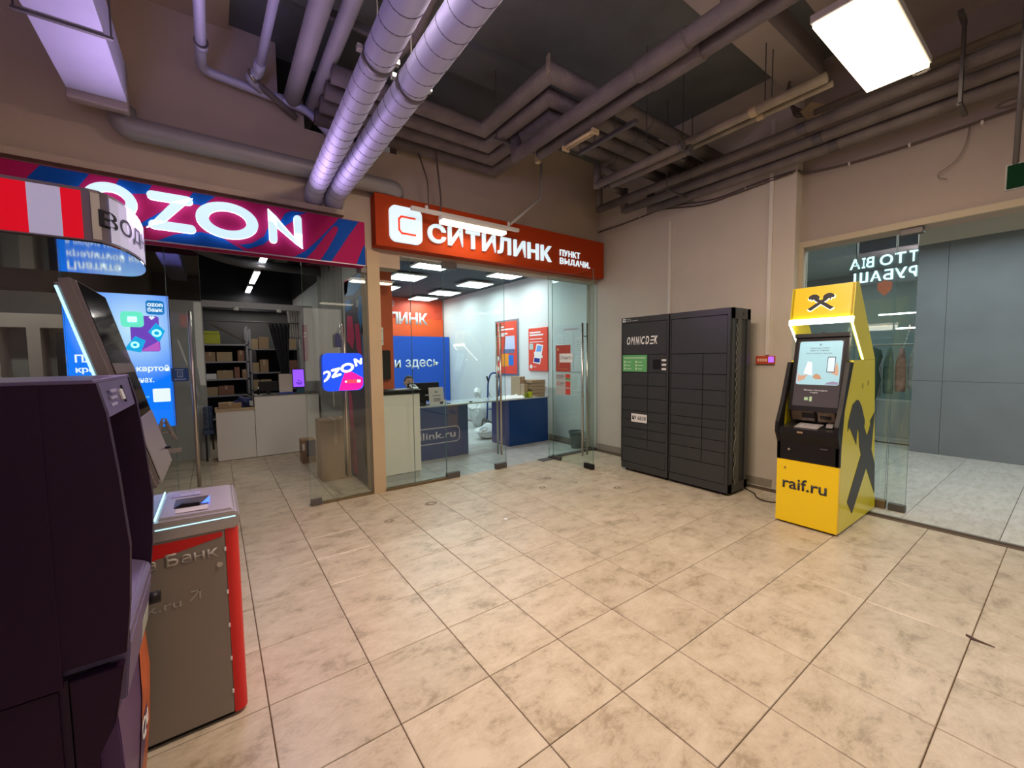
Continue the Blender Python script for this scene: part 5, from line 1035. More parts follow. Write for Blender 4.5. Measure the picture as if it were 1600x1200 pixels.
obj('backrest', bx(-0.76, -0.64, 4.5, 4.56, 0.5, 0.86, 0.02), nv, ch); obj('seat', bx(-0.78, -0.63, 4.45, 4.8, 0.42, 0.5, 0.02), nv, ch); obj('leg', tb([(-0.66, 4.5, 0.42), (-0.65, 4.48, 0.18)], 0.012, 8), black, ch); obj('leg', tb([(-0.74, 4.5, 0.42), (-0.74, 4.5, 0.0)], 0.014, 8), black, ch)
cbox(0.47, 0.83, 2.19, 2.50, 0, 0.79, 'tall brown carton standing behind the right glass leaf', rz=0.0)
t = thing('water_pack', 'small dark printed carton on the floor beside the tall carton', 'box', (0.52, 3.5, 0)); obj('carton', bx(0.43, 0.62, 3.40, 3.62, 0, 0.36, 0.004), card, t); obj('print', bx(0.50, 0.622, 3.397, 3.402, 0.10, 0.34), M('print_navy', (0.05, 0.06, 0.10), 0.5), t); obj('print', bx(0.44, 0.47, 3.397, 3.402, 0.2, 0.3), paper, t)
# storage room behind
sm = M('shelf_steel', (0.30, 0.31, 0.33), 0.4, 0.6)
t = thing('storage_rack', 'grey metal rack with cartons, left in the store room', 'rack', (-0.42, 6.6, 0))
for x in (-0.98, -0.055):
    for y in (6.35, 6.85): obj('post', bx(x, x+0.035, y, y+0.035, 0, 2.25), sm, t)
for z in (0.42, 0.87, 1.19, 1.53, 1.865): obj('shelf', bx(-0.98, -0.02, 6.35, 6.88, z, z+0.03), sm, t)
obj('shade_sheet', bx(-0.98, -0.02, 6.86, 6.885, 0.3, 1.9), MATS['curtain_charcoal'] if 'curtain_charcoal' in MATS else M('curtain_charcoal', (0.022, 0.022, 0.028), 0.95), t)  # dark sheet added for the shade behind the cartons
t = thing('storage_rack', 'grey metal rack behind the dark curtain, right in the store room', 'rack', (0.55, 6.6, 0))
for x in (0.0, 0.86):
    for y in (6.35, 6.85): obj('post', bx(x, x+0.035, y, y+0.035, 0, 2.2), sm, t)
for z in (0.45, 0.95, 1.30, 1.78): obj('shelf', bx(0.0, 0.895, 6.35, 6.88, z, z+0.025), sm, t)
obj('shade_sheet', bx(0.15, 0.895, 6.86, 6.885, 0.3, 1.8), MATS['curtain_charcoal'], t)  # second dark sheet for the shade, behind the right rack
RB = [(-0.72, -0.56, 1.56, 0.18, 'left carton on the second shelf from the top of the left rack'), (-0.54, -0.29, 1.56, 0.18, 'wide carton on the second shelf from the top of the left rack'), (-0.20, -0.09, 1.56, 0.21, 'upright pale carton on the second shelf from the top of the left rack'),
      (-0.73, -0.56, 1.22, 0.10, 'flat white carton on the third shelf of the left rack'), (-0.55, -0.29, 1.22, 0.16, 'wide carton on the third shelf of the left rack'), (-0.27, -0.18, 1.22, 0.22, 'narrow upright carton on the third shelf of the left rack'), (-0.14, -0.06, 1.22, 0.17, 'small carton at the right end of the third shelf of the left rack'),
      (-0.75, -0.55, 0.90, 0.16, 'left carton on the fourth shelf of the left rack'), (-0.54, -0.29, 0.90, 0.18, 'wide carton on the fourth shelf of the left rack'), (0.17, 0.34, 1.805, 0.24, 'big tan carton on the top shelf left of the dark curtain'),
      (0.60, 0.85, 1.805, 0.22, 'big tan carton on the top shelf right of the dark curtain'), (0.62, 0.86, 1.325, 0.24, 'carton on the second shelf right of the dark curtain'), (0.17, 0.32, 1.325, 0.26, 'tan carton on the second shelf left of the dark curtain'),
      (0.17, 0.36, 0.975, 0.2, 'low carton left of the dark curtain above the monitor')]
for i, (a_, b_, z_, h_, lab) in enumerate(RB): cbox(a_, b_, 6.37, 6.70, z_, z_+h_, lab, [card, M('carton_tan', (0.42, 0.31, 0.18), 0.85), M('carton_red', (0.26, 0.13, 0.09), 0.85)][i % 3] if i != 3 else paper, 'cartons in the store room', i % 2 == 0)
for x_, z_ in ((0.04, 1.806), (0.04, 1.326), (0.04, 0.976)): cbox(x_, x_+0.115, 6.39, 6.6, z_, z_+0.2, 'small tan carton at the left end of the right rack, '+{1.806: 'upper', 1.326: 'middle', 0.976: 'lower'}[z_], MATS['carton_tan'], 'cartons in the store room', False)
t = thing('storage_box', 'yellow green storage box on the top shelf of the left rack', 'box', (-0.6, 6.5, 1.9)); ylg = M('box_lime', (0.42, 0.46, 0.03), 0.5)
obj('box', bx(-0.74, -0.47, 6.37, 6.65, 1.896, 2.09, 0.01), ylg, t); obj('lid', bx(-0.75, -0.48, 6.36, 6.66, 2.09, 2.14, 0.005), ylg, t)
for k in range(3): tag(obj('board', pr([(-0.62+0.05*k, 2.28-0.03*k), (-0.58+0.05*k, 2.30-0.03*k), (0.02+0.05*k, 1.92-0.02*k), (-0.02+0.05*k, 1.90-0.02*k)], 'y', 6.40+0.1*k, 6.46+0.1*k), M('plank_dark', (0.10, 0.08, 0.07), 0.8)), ['front', 'middle', 'rear'][k]+' leaning dark board above the left rack', 'board', 'leaning boards')
t = thing('curtain', 'dark grey curtain gathered on the rod in the store room opening', 'curtain', (0.5, 5.2, 2.2)); cd_ = M('curtain_charcoal', (0.022, 0.022, 0.028), 0.95)
def drape(x0, x1, w0, w1, y, z0, z1, mat, par, name='cloth'):
    bm = bmesh.new(); R_, Cc = 10, 26; V = []
    for r_ in range(R_+1):
        f_ = r_/R_; cxx = x0+(x1-x0)*f_; ww = w0+(w1-w0)*math.sin(f_*math.pi/2); V.append([bm.verts.new((cxx+ww*(c_/Cc-0.5), y+0.03*math.sin(c_*1.25+f_), z1+(z0-z1)*f_)) for c_ in range(Cc+1)])
    for a_, b_ in zip(V, V[1:]):
        for k in range(Cc): bm.faces.new((a_[k], a_[k+1], b_[k+1], b_[k]))
    o = obj(name, bm, mat, par, True); md_ = o.modifiers.new('thick', 'SOLIDIFY'); md_.thickness = 0.006; return o
drape(0.38, 0.47, 0.34, 0.12, 4.96, 1.0, 2.225, cd_, t)
t2 = thing('curtain', 'pale folded curtain at the right of the store room opening', 'curtain', (0.62, 5.3, 2.4)); drape(0.62, 0.64, 0.22, 0.18, 5.0, 1.95, 2.50, M('curtain_pale', (0.50, 0.48, 0.46), 0.9), t2)
tag(obj('curtain_rod', tb([(-0.74, 4.912, 2.225), (0.74, 4.912, 2.225)], 0.012, 10), darksteel), 'dark curtain rod across the store room opening', 'rod')
for x, lab in ((-0.25, 'left round spot lamp under the white beam'), (0.37, 'right round spot lamp under the white beam')): 
    t = thing('spot_lamp', lab, 'lamp', (x, 4.79, 2.43), 'spot lamps on the beam'); obj('lamp_head', lathe(bmesh.new(), [(0.035, 0), (0.04, 0.02), (0.03, 0.05)], (x, 4.775, 2.395), 14), white, t)
# ceiling lamps and pipes of the left shop
for i, (y0, y1, lab) in enumerate(((3.2, 4.0, 'nearest'), (4.5, 5.7, 'middle'), (6.15, 6.95, 'farthest'))):
    t = thing('strip_light', lab+' of the three bright strip lights in a row on the dark ceiling', 'light', (0.05, (y0+y1)/2, 3.0), 'strip lights in the left shop')
    obj('diffuser', bx(0.015, 0.095, y0, y1, 2.995, 3.01), M('strip_cool', (1, 1, 1), 0.5, emit=5, ecol=(0.95, 0.97, 1)), t); obj('housing', bx(0.01, 0.10, y0-0.02, y1+0.02, 3.01, 3.05), white, t)
    for y in (y0+0.1, y1-0.1): obj('wire', tb([(0.055, y, 3.05), (0.055, y, 4.68)], 0.003, 5), darksteel, t)
tag(obj('ceiling_duct', tb(arcpath([(-3.4, 3.2, 3.25), (-1.2, 3.2, 3.25), (-0.4, 3.6, 2.95), (0.9, 3.9, 3.0)], 0.4), 0.07, 14), M('shop_duct', (0.12, 0.12, 0.13), 0.5, 0.4), None, True), 'winding grey duct under the dark ceiling of the left shop', 'duct')
tag(obj('ceiling_duct', tb([(-3.4, 5.2, 3.6), (0.9, 5.2, 3.5)], 0.16, 16), M('shop_duct_dark', (0.04, 0.04, 0.045), 0.5, 0.3), None, True), 'wide dark duct across the ceiling of the left shop', 'duct')
tag(obj('light_channel', bx(0.25, 0.42, 1.6, 4.78, 3.1, 3.2), M('channel_dark', (0.07, 0.07, 0.07), 0.6)), 'dark cable channel beside the strip lights', 'channel')
# shelving seen at the far left
t = thing('display_shelf', 'pale framed wall shelf with dark panels at the far left of the left shop', 'shelf', (-2.4, 3.2, 0)); fr_ = M('frame_beige', (0.45, 0.38, 0.33), 0.6)
obj('top_board', bx(-3.3, -1.45, 3.2, 3.5, 1.95, 2.10), fr_, t); 
for x in (-3.2, -2.5, -2.2, -1.6): obj('upright', bx(x, x+0.10, 3.2, 3.5, 0, 1.95), fr_, t)
for x in (-2.95, -2.0): obj('dark_panel', bx(x, x+0.12, 3.25, 3.3, 0.2, 1.9), cd_, t)
obj('back', bx(-3.3, -1.5, 3.5, 3.53, 0, 1.95), M('shelf_back', (0.38, 0.37, 0.34), 0.7), t)
# ================================================================= right shop interior
oi_ = M('orange_column', (0.55, 0.09, 0.02), 0.55)
struct(obj('wall_column', bx(1.0, 1.365, 1.95, 2.30, 0, 3.16), oi_), 'orange painted column inside the right shop')
t = thing('wall_monitor', 'black monitor on the orange column', 'monitor', (1.15, 1.9, 1.4)); obj('housing', pr(rr(1.10, 1.30, 1.30, 1.68, 0.01), 'y', 1.89, 1.93), black, t); obj('bracket', bx(1.15, 1.22, 1.93, 1.95, 1.4, 1.6), darksteel, t)
t = thing('wall_notice', 'white notice sheet on the orange column', 'notice', (1.05, 1.94, 1.8)); obj('sheet', bx(1.10, 1.232, 1.942, 1.949, 1.75, 1.978), paper, t); obj('print', bx(1.18, 1.20, 1.94, 1.943, 1.85, 1.87), ink, t); obj('print', bx(1.15, 1.22, 1.94, 1.943, 1.80, 1.81), ink, t); obj('print', bx(1.15, 1.22, 1.94, 1.943, 1.93, 1.94), ink, t)
blw = M('blue_wall', (0.0, 0.075, 0.50), 0.5)
struct(obj('wall_blue', bx(1.0, 4.58, 6.60, 6.66, 0, 2.14), blw), 'bright blue lower back wall of the right shop'); struct(obj('trim_6', bx(1.0, 4.60, 6.96, 7.0, 2.0, 2.62), M('orange_band', (0.85, 0.09, 0.01), 0.5)))
t = thing('wall_lettering', 'white word on the red back wall', 'lettering', (3.6, 6.94, 2.6)); 
for ch_, x_, w_ in zip('СИТИЛИНК', (2.02, 2.30, 2.56, 2.80, 3.06, 3.33, 3.61, 3.89), (0.25, 0.24, 0.22, 0.24, 0.25, 0.24, 0.24, 0.24)): txt(ch_, (x_, 2.47, x_+w_, 2.78), 'F', 6.955, paper, t, 0.004, 0.03, 'letter')
t = thing('wall_lettering', 'white slogan on the blue back wall', 'lettering', (3.7, 6.59, 1.4)); txt('и здесь', (3.06, 1.30, 4.26, 1.55), 'F', 6.598, paper, t, 0.003, 0.01)
t = thing('round_sign', 'small round pink sign high on the red back wall', 'sign', (3.2, 6.9, 3.0)); obj('disc', pr([(3.10+0.12*math.cos(k/24*6.283), 2.98+0.12*math.sin(k/24*6.283)) for k in range(24)], 'y', 6.93, 7.0), M('pink_disc', (0.55, 0.2, 0.18), 0.5), t); obj('bar', bx(3.04, 3.16, 6.925, 6.93, 2.965, 2.995), ink, t)
k_ = 0
for (x, y, lab) in ((2.45, 2.95, 'front left'), (3.95, 2.95, 'front right'), (2.45, 4.15, 'second row left'), (3.95, 4.15, 'second row right'), (3.92, 5.5, 'third row right'), (3.86, 6.6, 'rear right'), (2.45, 5.5, 'third row left')):
    t = thing('panel_light', 'square bright ceiling panel light of the right shop, '+lab, 'light', (x, y, 3.1), 'square panel lights'); obj('diffuser', bx(x-0.28, x+0.28, y-0.28, y+0.28, 3.098, 3.105), coole, t); obj('frame', bx(x-0.30, x+0.30, y-0.30, y+0.30, 3.104, 3.13), white, t)
    for sx in (-0.25, 0.25): obj('wire', tb([(x+sx, y, 3.13), (x+sx, y, 3.165)], 0.003, 5), darksteel, t)
# counters
t = thing('counter', 'tall white counter with a dark top behind the fixed glass', 'counter', (1.3, 1.9, 0)); obj('front_panel', bx(1.075, 1.585, 1.64, 1.66, 0.09, 1.115), white, t); obj('body', bx(1.08, 1.58, 1.66, 1.93, 0.02, 1.115), white, t); obj('plinth', bx(1.09, 1.575, 1.655, 1.67, 0, 0.085), M('plinth_grey', (0.4, 0.4, 0.4), 0.5), t)
obj('worktop', bx(1.05, 1.60, 1.62, 1.95, 1.115, 1.165, 0.003), black, t); obj('tray', bx(1.18, 1.50, 1.66, 1.90, 1.165, 1.172), darksteel, t)
t = thing('card_terminal', 'small card payment terminal on the corner of the dark counter top', 'terminal', (1.54, 1.72, 1.165)); obj('body', pr([(1.66, 1.166), (1.66, 1.18), (1.78, 1.225), (1.78, 1.166)], 'x', 1.50, 1.585, 0.003), M('terminal_grey', (0.5, 0.5, 0.5), 0.4), t); obj('screen', pr([(1.70, 1.197), (1.76, 1.220), (1.76, 1.223), (1.70, 1.200)], 'x', 1.515, 1.57), ink, t)
bc = M('counter_blue', (0.005, 0.045, 0.185), 0.3); bcs = M('counter_blue_side', (0.01, 0.03, 0.16), 0.35)
t = thing('counter', 'blue fronted counter with white lettering and a glass top', 'counter', (2.2, 2.7, 0)); obj('front_panel', bx(1.45, 2.735, 2.40, 2.42, 0, 0.815), bc, t); obj('side_panel', bx(2.71, 2.735, 2.42, 2.95, 0, 0.815), bcs, t); obj('body', bx(1.47, 2.70, 2.42, 2.93, 0.02, 0.80), white, t)
bm = bmesh.new()
for s_ in stroke([(1.5, 0.245), (2.52, 0.245), (2.555, 0.262), (2.575, 0.30), (2.575, 0.43), (2.555, 0.468), (2.52, 0.485), (1.5, 0.485)], 0.012): flat(bm, s_, 'F', 2.399, 0.001)
pwh = M('print_pale', (0.55, 0.56, 0.62), 0.4); obj('frame_print', bm, pwh, t); txt('citilink.ru', (1.66, 0.315, 2.50, 0.425), 'F', 2.399, pwh, t, 0.001, 0.012)
gtop = M('glass_top', (0.42, 0.48, 0.48), 0.08); tag(obj('glass_worktop', bx(1.45, 4.46, 2.38, 2.95, 0.818, 0.84, 0.003), gtop), 'long pale glass worktop bridging the two blue counters', 'worktop')
t = thing('counter', 'blue block counter at the right wall of the right shop', 'counter', (4.0, 2.7, 0)); obj('front_panel', bx(3.565, 4.46, 2.41, 2.43, 0, 0.815), bc, t); obj('side_panel', bx(3.565, 3.59, 2.43, 2.97, 0, 0.815), M('counter_violet', (0.05, 0.03, 0.16), 0.3), t); obj('body', bx(3.59, 4.45, 2.43, 2.95, 0.02, 0.81), white, t)
t = thing('computer_monitor', 'black monitor seen from behind on the glass worktop', 'monitor', (2.05, 2.6, 0.84)); obj('screen_back', bx(1.80, 2.32, 2.58, 2.61, 0.90, 1.19, 0.006), black, t); obj('stand', bx(2.02, 2.10, 2.60, 2.64, 0.845, 1.0), black, t); obj('foot', bx(1.94, 2.18, 2.52, 2.68, 0.84, 0.85), black, t)
obj('sticker', bx(2.08, 2.14, 2.576, 2.58, 0.98, 1.005), M('sticker_grey', (0.4, 0.4, 0.4), 0.5), t)
t = thing('sheet_stand', 'white information sheet in a stand on the glass worktop', 'notice', (2.2, 2.42, 0.84)); obj('sheet', pr([(2.43, 0.842), (2.47, 1.115), (2.475, 1.115), (2.44, 0.842)], 'x', 2.085, 2.335), M('sheet_grey', (0.62, 0.63, 0.64), 0.6), t)
bm = bmesh.new(); 
for z_, a_, b_ in ((1.05, 2.19, 2.23), (1.03, 2.18, 2.23), (0.985, 2.14, 2.28), (0.94, 2.15, 2.27), (0.92, 2.15, 2.28), (0.90, 2.15, 2.26)): box(bm, a_, b_, 2.428+(z_-0.842)*0.146, 2.4285+(z_-0.842)*0.146, z_, z_+0.008)
box(bm, 2.26, 2.31, 2.428, 2.43, 0.855, 0.89); obj('print', bm, ink, t)
tag(obj('desk_phone', bx(1.80, 2.02, 2.42, 2.55, 0.84, 0.875, 0.01), black), 'black handset lying at the foot of the monitor', 'phone')
tag(obj('small_cup', lathe(bmesh.new(), [(0.02, 0), (0.026, 0.06)], (2.40, 2.55, 0.84), 12), paper), 'small white cup right of the sheet stand', 'cup')
for k, (x, y) in enumerate(((2.42, 2.46), (2.83, 2.46))): tag(obj('worktop_clip', bx(x-0.02, x+0.02, y-0.02, y+0.02, 0.84, 0.855, 0.004), black), ['black clip on the glass worktop near the sheet stand', 'black clip in the middle of the glass worktop'][k], 'clip')
# paper heap and cartons on the blue block counter
bm = bmesh.new(); N = 14; V = []
for i in range(N+1):
    V.append([bm.verts.new((3.50+0.055*i, 2.44+0.03*j, 0.842+(0.018+0.014*math.sin(i*1.7+j)+0.01*math.sin(j*2.1+i*0.4))*(0 if i in (0, N) or j in (0, 12) else 1))) for j in range(13)])
for i in range(N):
    for j in range(12): bm.faces.new((V[i][j], V[i+1][j], V[i+1][j+1], V[i][j+1]))
tag(obj('wrapping_sheet', bm, paper, None, True), 'crumpled white wrapping sheet spread on the blue block counter', 'sheet')
crt = M('carton_kraft', (0.38, 0.29, 0.19), 0.85)
for k in range(5): cbox(4.12+0.022*(k % 2), 4.43+0.012*(k % 3), 2.46, 2.80, 0.842+0.062*k, 0.842+0.062*(k+1)-0.005, 'flat kraft box in the stack on the blue block counter, '+['lowest', 'second from below', 'middle', 'second from the top', 'topmost'][k], crt, 'stack of flat kraft boxes', False)
cbox(4.0, 4.12, 2.66, 2.95, 0.842, 1.21, 'upright kraft carton behind the stack of flat boxes', crt); cbox(3.98, 4.06, 2.50, 2.62, 0.842, 1.08, 'slim upright kraft carton left of the stack of flat boxes', crt)
t = thing('tape_roll', 'lime green tape roll in front of the kraft boxes', 'tape roll', (4.06, 2.44, 0.842)); obj('roll', lathe(bmesh.new(), [(0.045, 0), (0.045, 0.10)], (4.06, 2.44, 0.842), 18), M('tape_lime', (0.45, 0.55, 0.02), 0.3), t); obj('roll', lathe(bmesh.new(), [(0.04, 0), (0.04, 0.08)], (3.975, 2.45, 0.842), 18), M('tape_olive', (0.20, 0.24, 0.02), 0.3), t)
tag(obj('bag_handle', bx(4.445, 4.455, 2.46, 2.52, 1.04, 1.09, 0.003), paper), 'white label on the side of the kraft box stack', 'label')
# wall posters
def poster(name, y0, y1, z0, z1, label, frame=False):
    t = thing(name, label, 'poster', (4.6, (y0+y1)/2, z0))
    if frame: obj('frame', bx(4.575, 4.60, y1-0.04, y0+0.04, z0-0.04, z1+0.04, 0.003), M('frame_silver', (0.32, 0.33, 0.38), 0.3, 0.7), t)
    obj('sheet', bx(4.571, 4.599, y1, y0, z0, z1), M('poster_orange', (0.72, 0.07, 0.03), 0.4), t); return t
t = poster('framed_poster', 4.30, 3.52, 1.22, 2.34, 'framed orange red poster with a laptop picture on the right shop wall', True); c_ = 4.570
obj('laptop_picture', fl([(3.96, 1.75), (3.58, 1.75), (3.60, 2.03), (3.92, 2.03)], 'R', c_, 0.001), M('pst_lilac', (0.50, 0.55, 0.75), 0.5), t); obj('laptop_picture', fl([(4.05, 1.66), (3.62, 1.66), (3.60, 1.75), (4.0, 1.75)], 'R', c_, 0.001), M('pst_slate', (0.12, 0.15, 0.28), 0.5), t)
obj('box_picture', fl(rect(4.08, 1.38, 3.82, 1.65), 'R', c_, 0.001), M('pst_amber', (0.85, 0.30, 0.01), 0.5), t); obj('box_picture', fl(rect(3.82, 1.40, 3.64, 1.62), 'R', c_, 0.001), M('pst_blue', (0.02, 0.16, 0.6), 0.5), t)
bm = bmesh.new()
for z_, a_, b_ in ((2.22, 4.20, 3.98), (2.16, 4.20, 3.62), (2.07, 4.15, 3.85), (2.03, 4.2, 3.95)): flat(bm, rect(a_, z_, b_, z_+0.03), 'R', c_, 0.001)
for z_ in (1.55, 1.32): flat(bm, [(4.22+0.035*math.cos(k/16*6.283), z_+0.05*math.sin(k/16*6.283)) for k in range(16)], 'R', c_, 0.001)
obj('print', bm, paper, t)
t = poster('wall_poster', 3.12, 2.545, 1.30, 2.14, 'orange red unframed poster with a phone picture on the right shop wall')
obj('phone_picture', fl([(2.98, 1.46), (2.76, 1.43), (2.66, 1.80), (2.86, 1.83)], 'R', c_, 0.001), paper, t); obj('phone_picture', fl([(2.95, 1.48), (2.78, 1.46), (2.76, 1.54), (2.93, 1.56)], 'R', 4.5685, 0.001), M('pst_navy', (0.01, 0.02, 0.25), 0.5), t); obj('phone_picture', fl([(2.88, 1.68), (2.74, 1.66), (2.70, 1.78), (2.84, 1.80)], 'R', 4.5685, 0.001), M('pst_sky', (0.15, 0.35, 0.75), 0.5), t)
bm = bmesh.new(); 
for z_, a_, b_ in ((2.04, 3.08, 2.74), (1.99, 3.08, 2.66), (1.92, 3.08, 2.70), (1.86, 3.08, 2.66)): flat(bm, rect(a_, z_, b_, z_+(0.028 if z_ > 1.95 else 0.014)), 'R', c_, 0.001)
flat(bm, rect(2.94, 1.62, 2.70, 1.675), 'R', 4.5675, 0.001); flat(bm, rect(2.90, 1.555, 2.68, 1.60), 'R', 4.5675, 0.001); flat(bm, rr(3.08, 1.345, 3.00, 1.42, 0.03), 'R', c_, 0.001); txt('клуб', (2.98, 1.365, 2.88, 1.395), 'R', c_, paper, t, 0.001); obj('print', bm, paper, t)
obj('ticket', fl(rect(3.09, 1.72, 2.97, 1.84), 'R', c_, 0.001), M('pst_mint', (0.45, 0.55, 0.50), 0.5), t)
t = thing('info_board', 'white information board with paper sheets on the right shop wall', 'board', (4.6, 1.95, 1.3)); obj('board', bx(4.585, 4.599, 1.56, 2.36, 1.30, 2.14, 0.002), M('board_white', (0.60, 0.62, 0.66), 0.3), t)
txt('ИНФОРМАЦИЯ', (2.10, 2.04, 1.75, 2.075), 'R', 4.584, M('print_rose', (0.6, 0.1, 0.15), 0.5), t, 0.0005)
for y_, z_, w_, h_ in ((2.30, 1.78, 0.19, 0.20), (2.06, 1.80, 0.20, 0.22), (1.80, 1.64, 0.17, 0.27), (1.80, 1.33, 0.18, 0.26), (2.06, 1.36, 0.2, 0.27)):
    s_ = obj('sheet', fl(rect(y_, z_, y_-w_, z_+h_), 'R', 4.583, 0.002), M('sheet_pale', (0.68, 0.69, 0.70), 0.6), t); bm = bmesh.new()
    for q in range(int(h_/0.035)-1): flat(bm, rect(y_-0.02, z_+0.03+0.035*q, y_-w_+0.02+0.02*(q % 2), z_+0.038+0.035*q), 'R', 4.5805, 0.0005)
    obj('print', bm, M('print_mid', (0.42, 0.42, 0.45), 0.6), s_)
t = thing('waste_bin', 'dark grey waste bin behind the open glass door leaf', 'bin', (4.38, 1.62, 0)); bn = M('bin_grey', (0.10, 0.12, 0.12), 0.4)
bm = lathe(bmesh.new(), [(0.085, 0), (0.12, 0.26), (0.125, 0.27), (0.112, 0.27), (0.08, 0.01)], (4.42, 1.62, 0), 22); obj('bucket', bm, bn, t, True); obj('rim', ring(bmesh.new(), 4.42, 1.62, 0.135, 0.135, 0.115, 0.115, 'U', 0.262, 0.03, 24), bn, t)
# hand truck and bags
t = thing('hand_truck', 'blue hand truck with a looped handle behind the glass worktop', 'hand truck', (4.25, 4.1, 0)); hb = M('truck_blue', (0.01, 0.04, 0.22), 0.4)
obj('frame', tb(arcpath([(4.17, 4.1, 0.15), (4.17, 4.05, 0.75), (4.15, 4.0, 1.05), (4.22, 4.0, 1.24), (4.40, 4.0, 1.24), (4.47, 4.0, 1.05), (4.45, 4.05, 0.75), (4.45, 4.1, 0.15)], 0.08), 0.018, 12), hb, t, True)
obj('frame_lower', tb([(4.17, 4.03, 0.85), (4.36, 4.1, 0.5)], 0.012, 8), steel, t); obj('frame_lower', tb([(4.17, 4.1, 0.45), (4.45, 4.1, 0.45)], 0.012, 8), hb, t)
obj('grip', tb([(4.16, 4.0, 1.06), (4.06, 3.90, 1.17)], 0.02, 10), black, t); obj('grip', tb([(4.40, 4.0, 1.06), (4.30, 3.90, 1.17)], 0.02, 10), black, t)
for x in (4.12, 4.46):
    obj('wheel', tb([(x, 4.12, 0.13), (x+0.05, 4.12, 0.13)], 0.13, 22), M('tyre', (0.06, 0.055, 0.055), 0.8), t, True); obj('hub', tb([(x-0.004, 4.12, 0.13), (x+0.054, 4.12, 0.13)], 0.055, 16), M('hub_grey', (0.3, 0.28, 0.28), 0.5), t)
obj('toe_plate', bx(4.12, 4.5, 3.85, 4.1, 0.015, 0.03), hb, t)
from mathutils import noise as _nz
def bag(cx, cy, rx, ry, h, label, neck=True):
    t = thing('plastic_sack', label, 'sack', (cx, cy, 0), 'white plastic sacks'); bm = bmesh.new(); bmesh.ops.create_icosphere(bm, subdivisions=5, radius=1)
    for v in bm.verts:
        q = v.co.copy(); n1 = _nz.noise(q*1.6+Vector((cx*7, 3, h*5))); n2 = abs(_nz.noise(q*4.5+Vector((1, cx, 2)))); n3 = abs(_nz.noise(q*10)); cr = 1+0.22*n1+0.20*n2+0.08*n3
        zz_ = (q.z+0.9)/1.9
        if neck: tp_ = 1.0 if zz_ < 0.5 else (1-(zz_-0.5)*2.6 if zz_ < 0.8 else 0.22+(zz_-0.8)*4.0)
        else: tp_ = 1.0 if zz_ < 0.5 else 1-(zz_-0.5)*0.8
        v.co = Vector((cx+q.x*rx*cr*tp_*(1.3 if zz_ > 0.5 else 1)-0.10*max(0, zz_-0.6)*(1 if neck else 0), cy+q.y*ry*cr*tp_, max(0.002, zz_*h*(1+0.12*n1))))
    obj('sack', bm, M('sack_white', (0.66, 0.70, 0.72), 0.35), t, False)
    return t
bag(4.28, 4.62, 0.20, 0.18, 0.86, 'tall white tied sack behind the hand truck'); bag(3.72, 3.32, 0.22, 0.18, 0.30, 'low white sack on the floor in front of the hand truck', False); bag(3.78, 4.8, 0.16, 0.16, 0.5, 'half hidden white sack at the left of the others', False)
# person seated behind the monitor
def skin(name, verts, edges, radii, mat, parent, sub=2, root=0):
    me = bpy.data.meshes.new(name); off = wpos(parent); me.from_pydata([Vector(v)-off for v in verts], edges, []); o = bpy.data.objects.new(name, me); C.objects.link(o); o.parent = parent
    md_ = o.modifiers.new('skin', 'SKIN'); 
    for v, r_ in zip(me.skin_vertices[0].data, radii): v.radius = (r_, r_*0.85) if not isinstance(r_, tuple) else r_
    me.skin_vertices[0].data[root].use_root = True; md_.use_smooth_shade = True; s_ = o.modifiers.new('sub', 'SUBSURF'); s_.levels = sub; s_.render_levels = sub; me.materials.append(mat); return o
P = thing('person', 'person with short dark hair sitting behind the black monitor in the right shop', 'person', (2.02, 3.15, 0)); sk = M('skin', (0.42, 0.24, 0.17), 0.5); sh_ = M('shirt_dark', (0.03, 0.03, 0.05), 0.85); px_, py_ = 2.02, 3.12
skin('body', [(px_, py_+0.05, 0.50), (px_, py_+0.04, 0.70), (px_, py_, 0.92), (px_, py_-0.02, 1.01), (px_, py_-0.03, 1.07), (px_-0.17, py_, 0.94), (px_-0.24, py_-0.06, 0.72), (px_-0.14, py_-0.26, 0.86), (px_+0.17, py_, 0.94), (px_+0.24, py_-0.06, 0.72), (px_+0.14, py_-0.26, 0.86), (px_-0.1, py_-0.35, 0.50), (px_+0.1, py_-0.35, 0.50), (px_-0.1, py_-0.38, 0.08), (px_+0.1, py_-0.38, 0.08)],
     [(0, 1), (1, 2), (2, 3), (3, 4), (2, 5), (5, 6), (6, 7), (2, 8), (8, 9), (9, 10), (0, 11), (0, 12), (11, 13), (12, 14)], [0.15, 0.14, 0.15, 0.07, 0.05, 0.065, 0.05, 0.035, 0.065, 0.05, 0.035, 0.08, 0.08, 0.05, 0.05], sh_, P)
hd_ = bmesh.new(); bmesh.ops.create_uvsphere(hd_, u_segments=24, v_segments=18, radius=1)
for v in hd_.verts:
    q = v.co.copy(); x, y, z = q.x*0.076, q.y*0.093, q.z*0.115
    if z < -0.02: x *= 1+z*2.6; y *= 1+z*1.2
    if q.y < -0.8 and -0.35 < q.z < 0.1 and abs(q.x) < 0.2: y -= 0.018*(1-abs(q.x)/0.2)
    if q.y < -0.6 and 0.0 < q.z < 0.22 and 0.18 < abs(q.x) < 0.55: y += 0.007
    v.co = Vector((px_+x, py_-0.04+y, 1.17+z))
obj('head', hd_, sk, P, True)
hr = bmesh.new(); bmesh.ops.create_uvsphere(hr, u_segments=24, v_segments=18, radius=1)
bmesh.ops.delete(hr, geom=[v for v in hr.verts if v.co.z < 0.25-0.9*max(0, v.co.y+0.1) or (v.co.y < -0.35 and v.co.z < 0.55)], context='VERTS')
for v in hr.verts: q = v.co; v.co = Vector((px_+q.x*0.083, py_-0.036+q.y*0.100, 1.172+q.z*0.122))
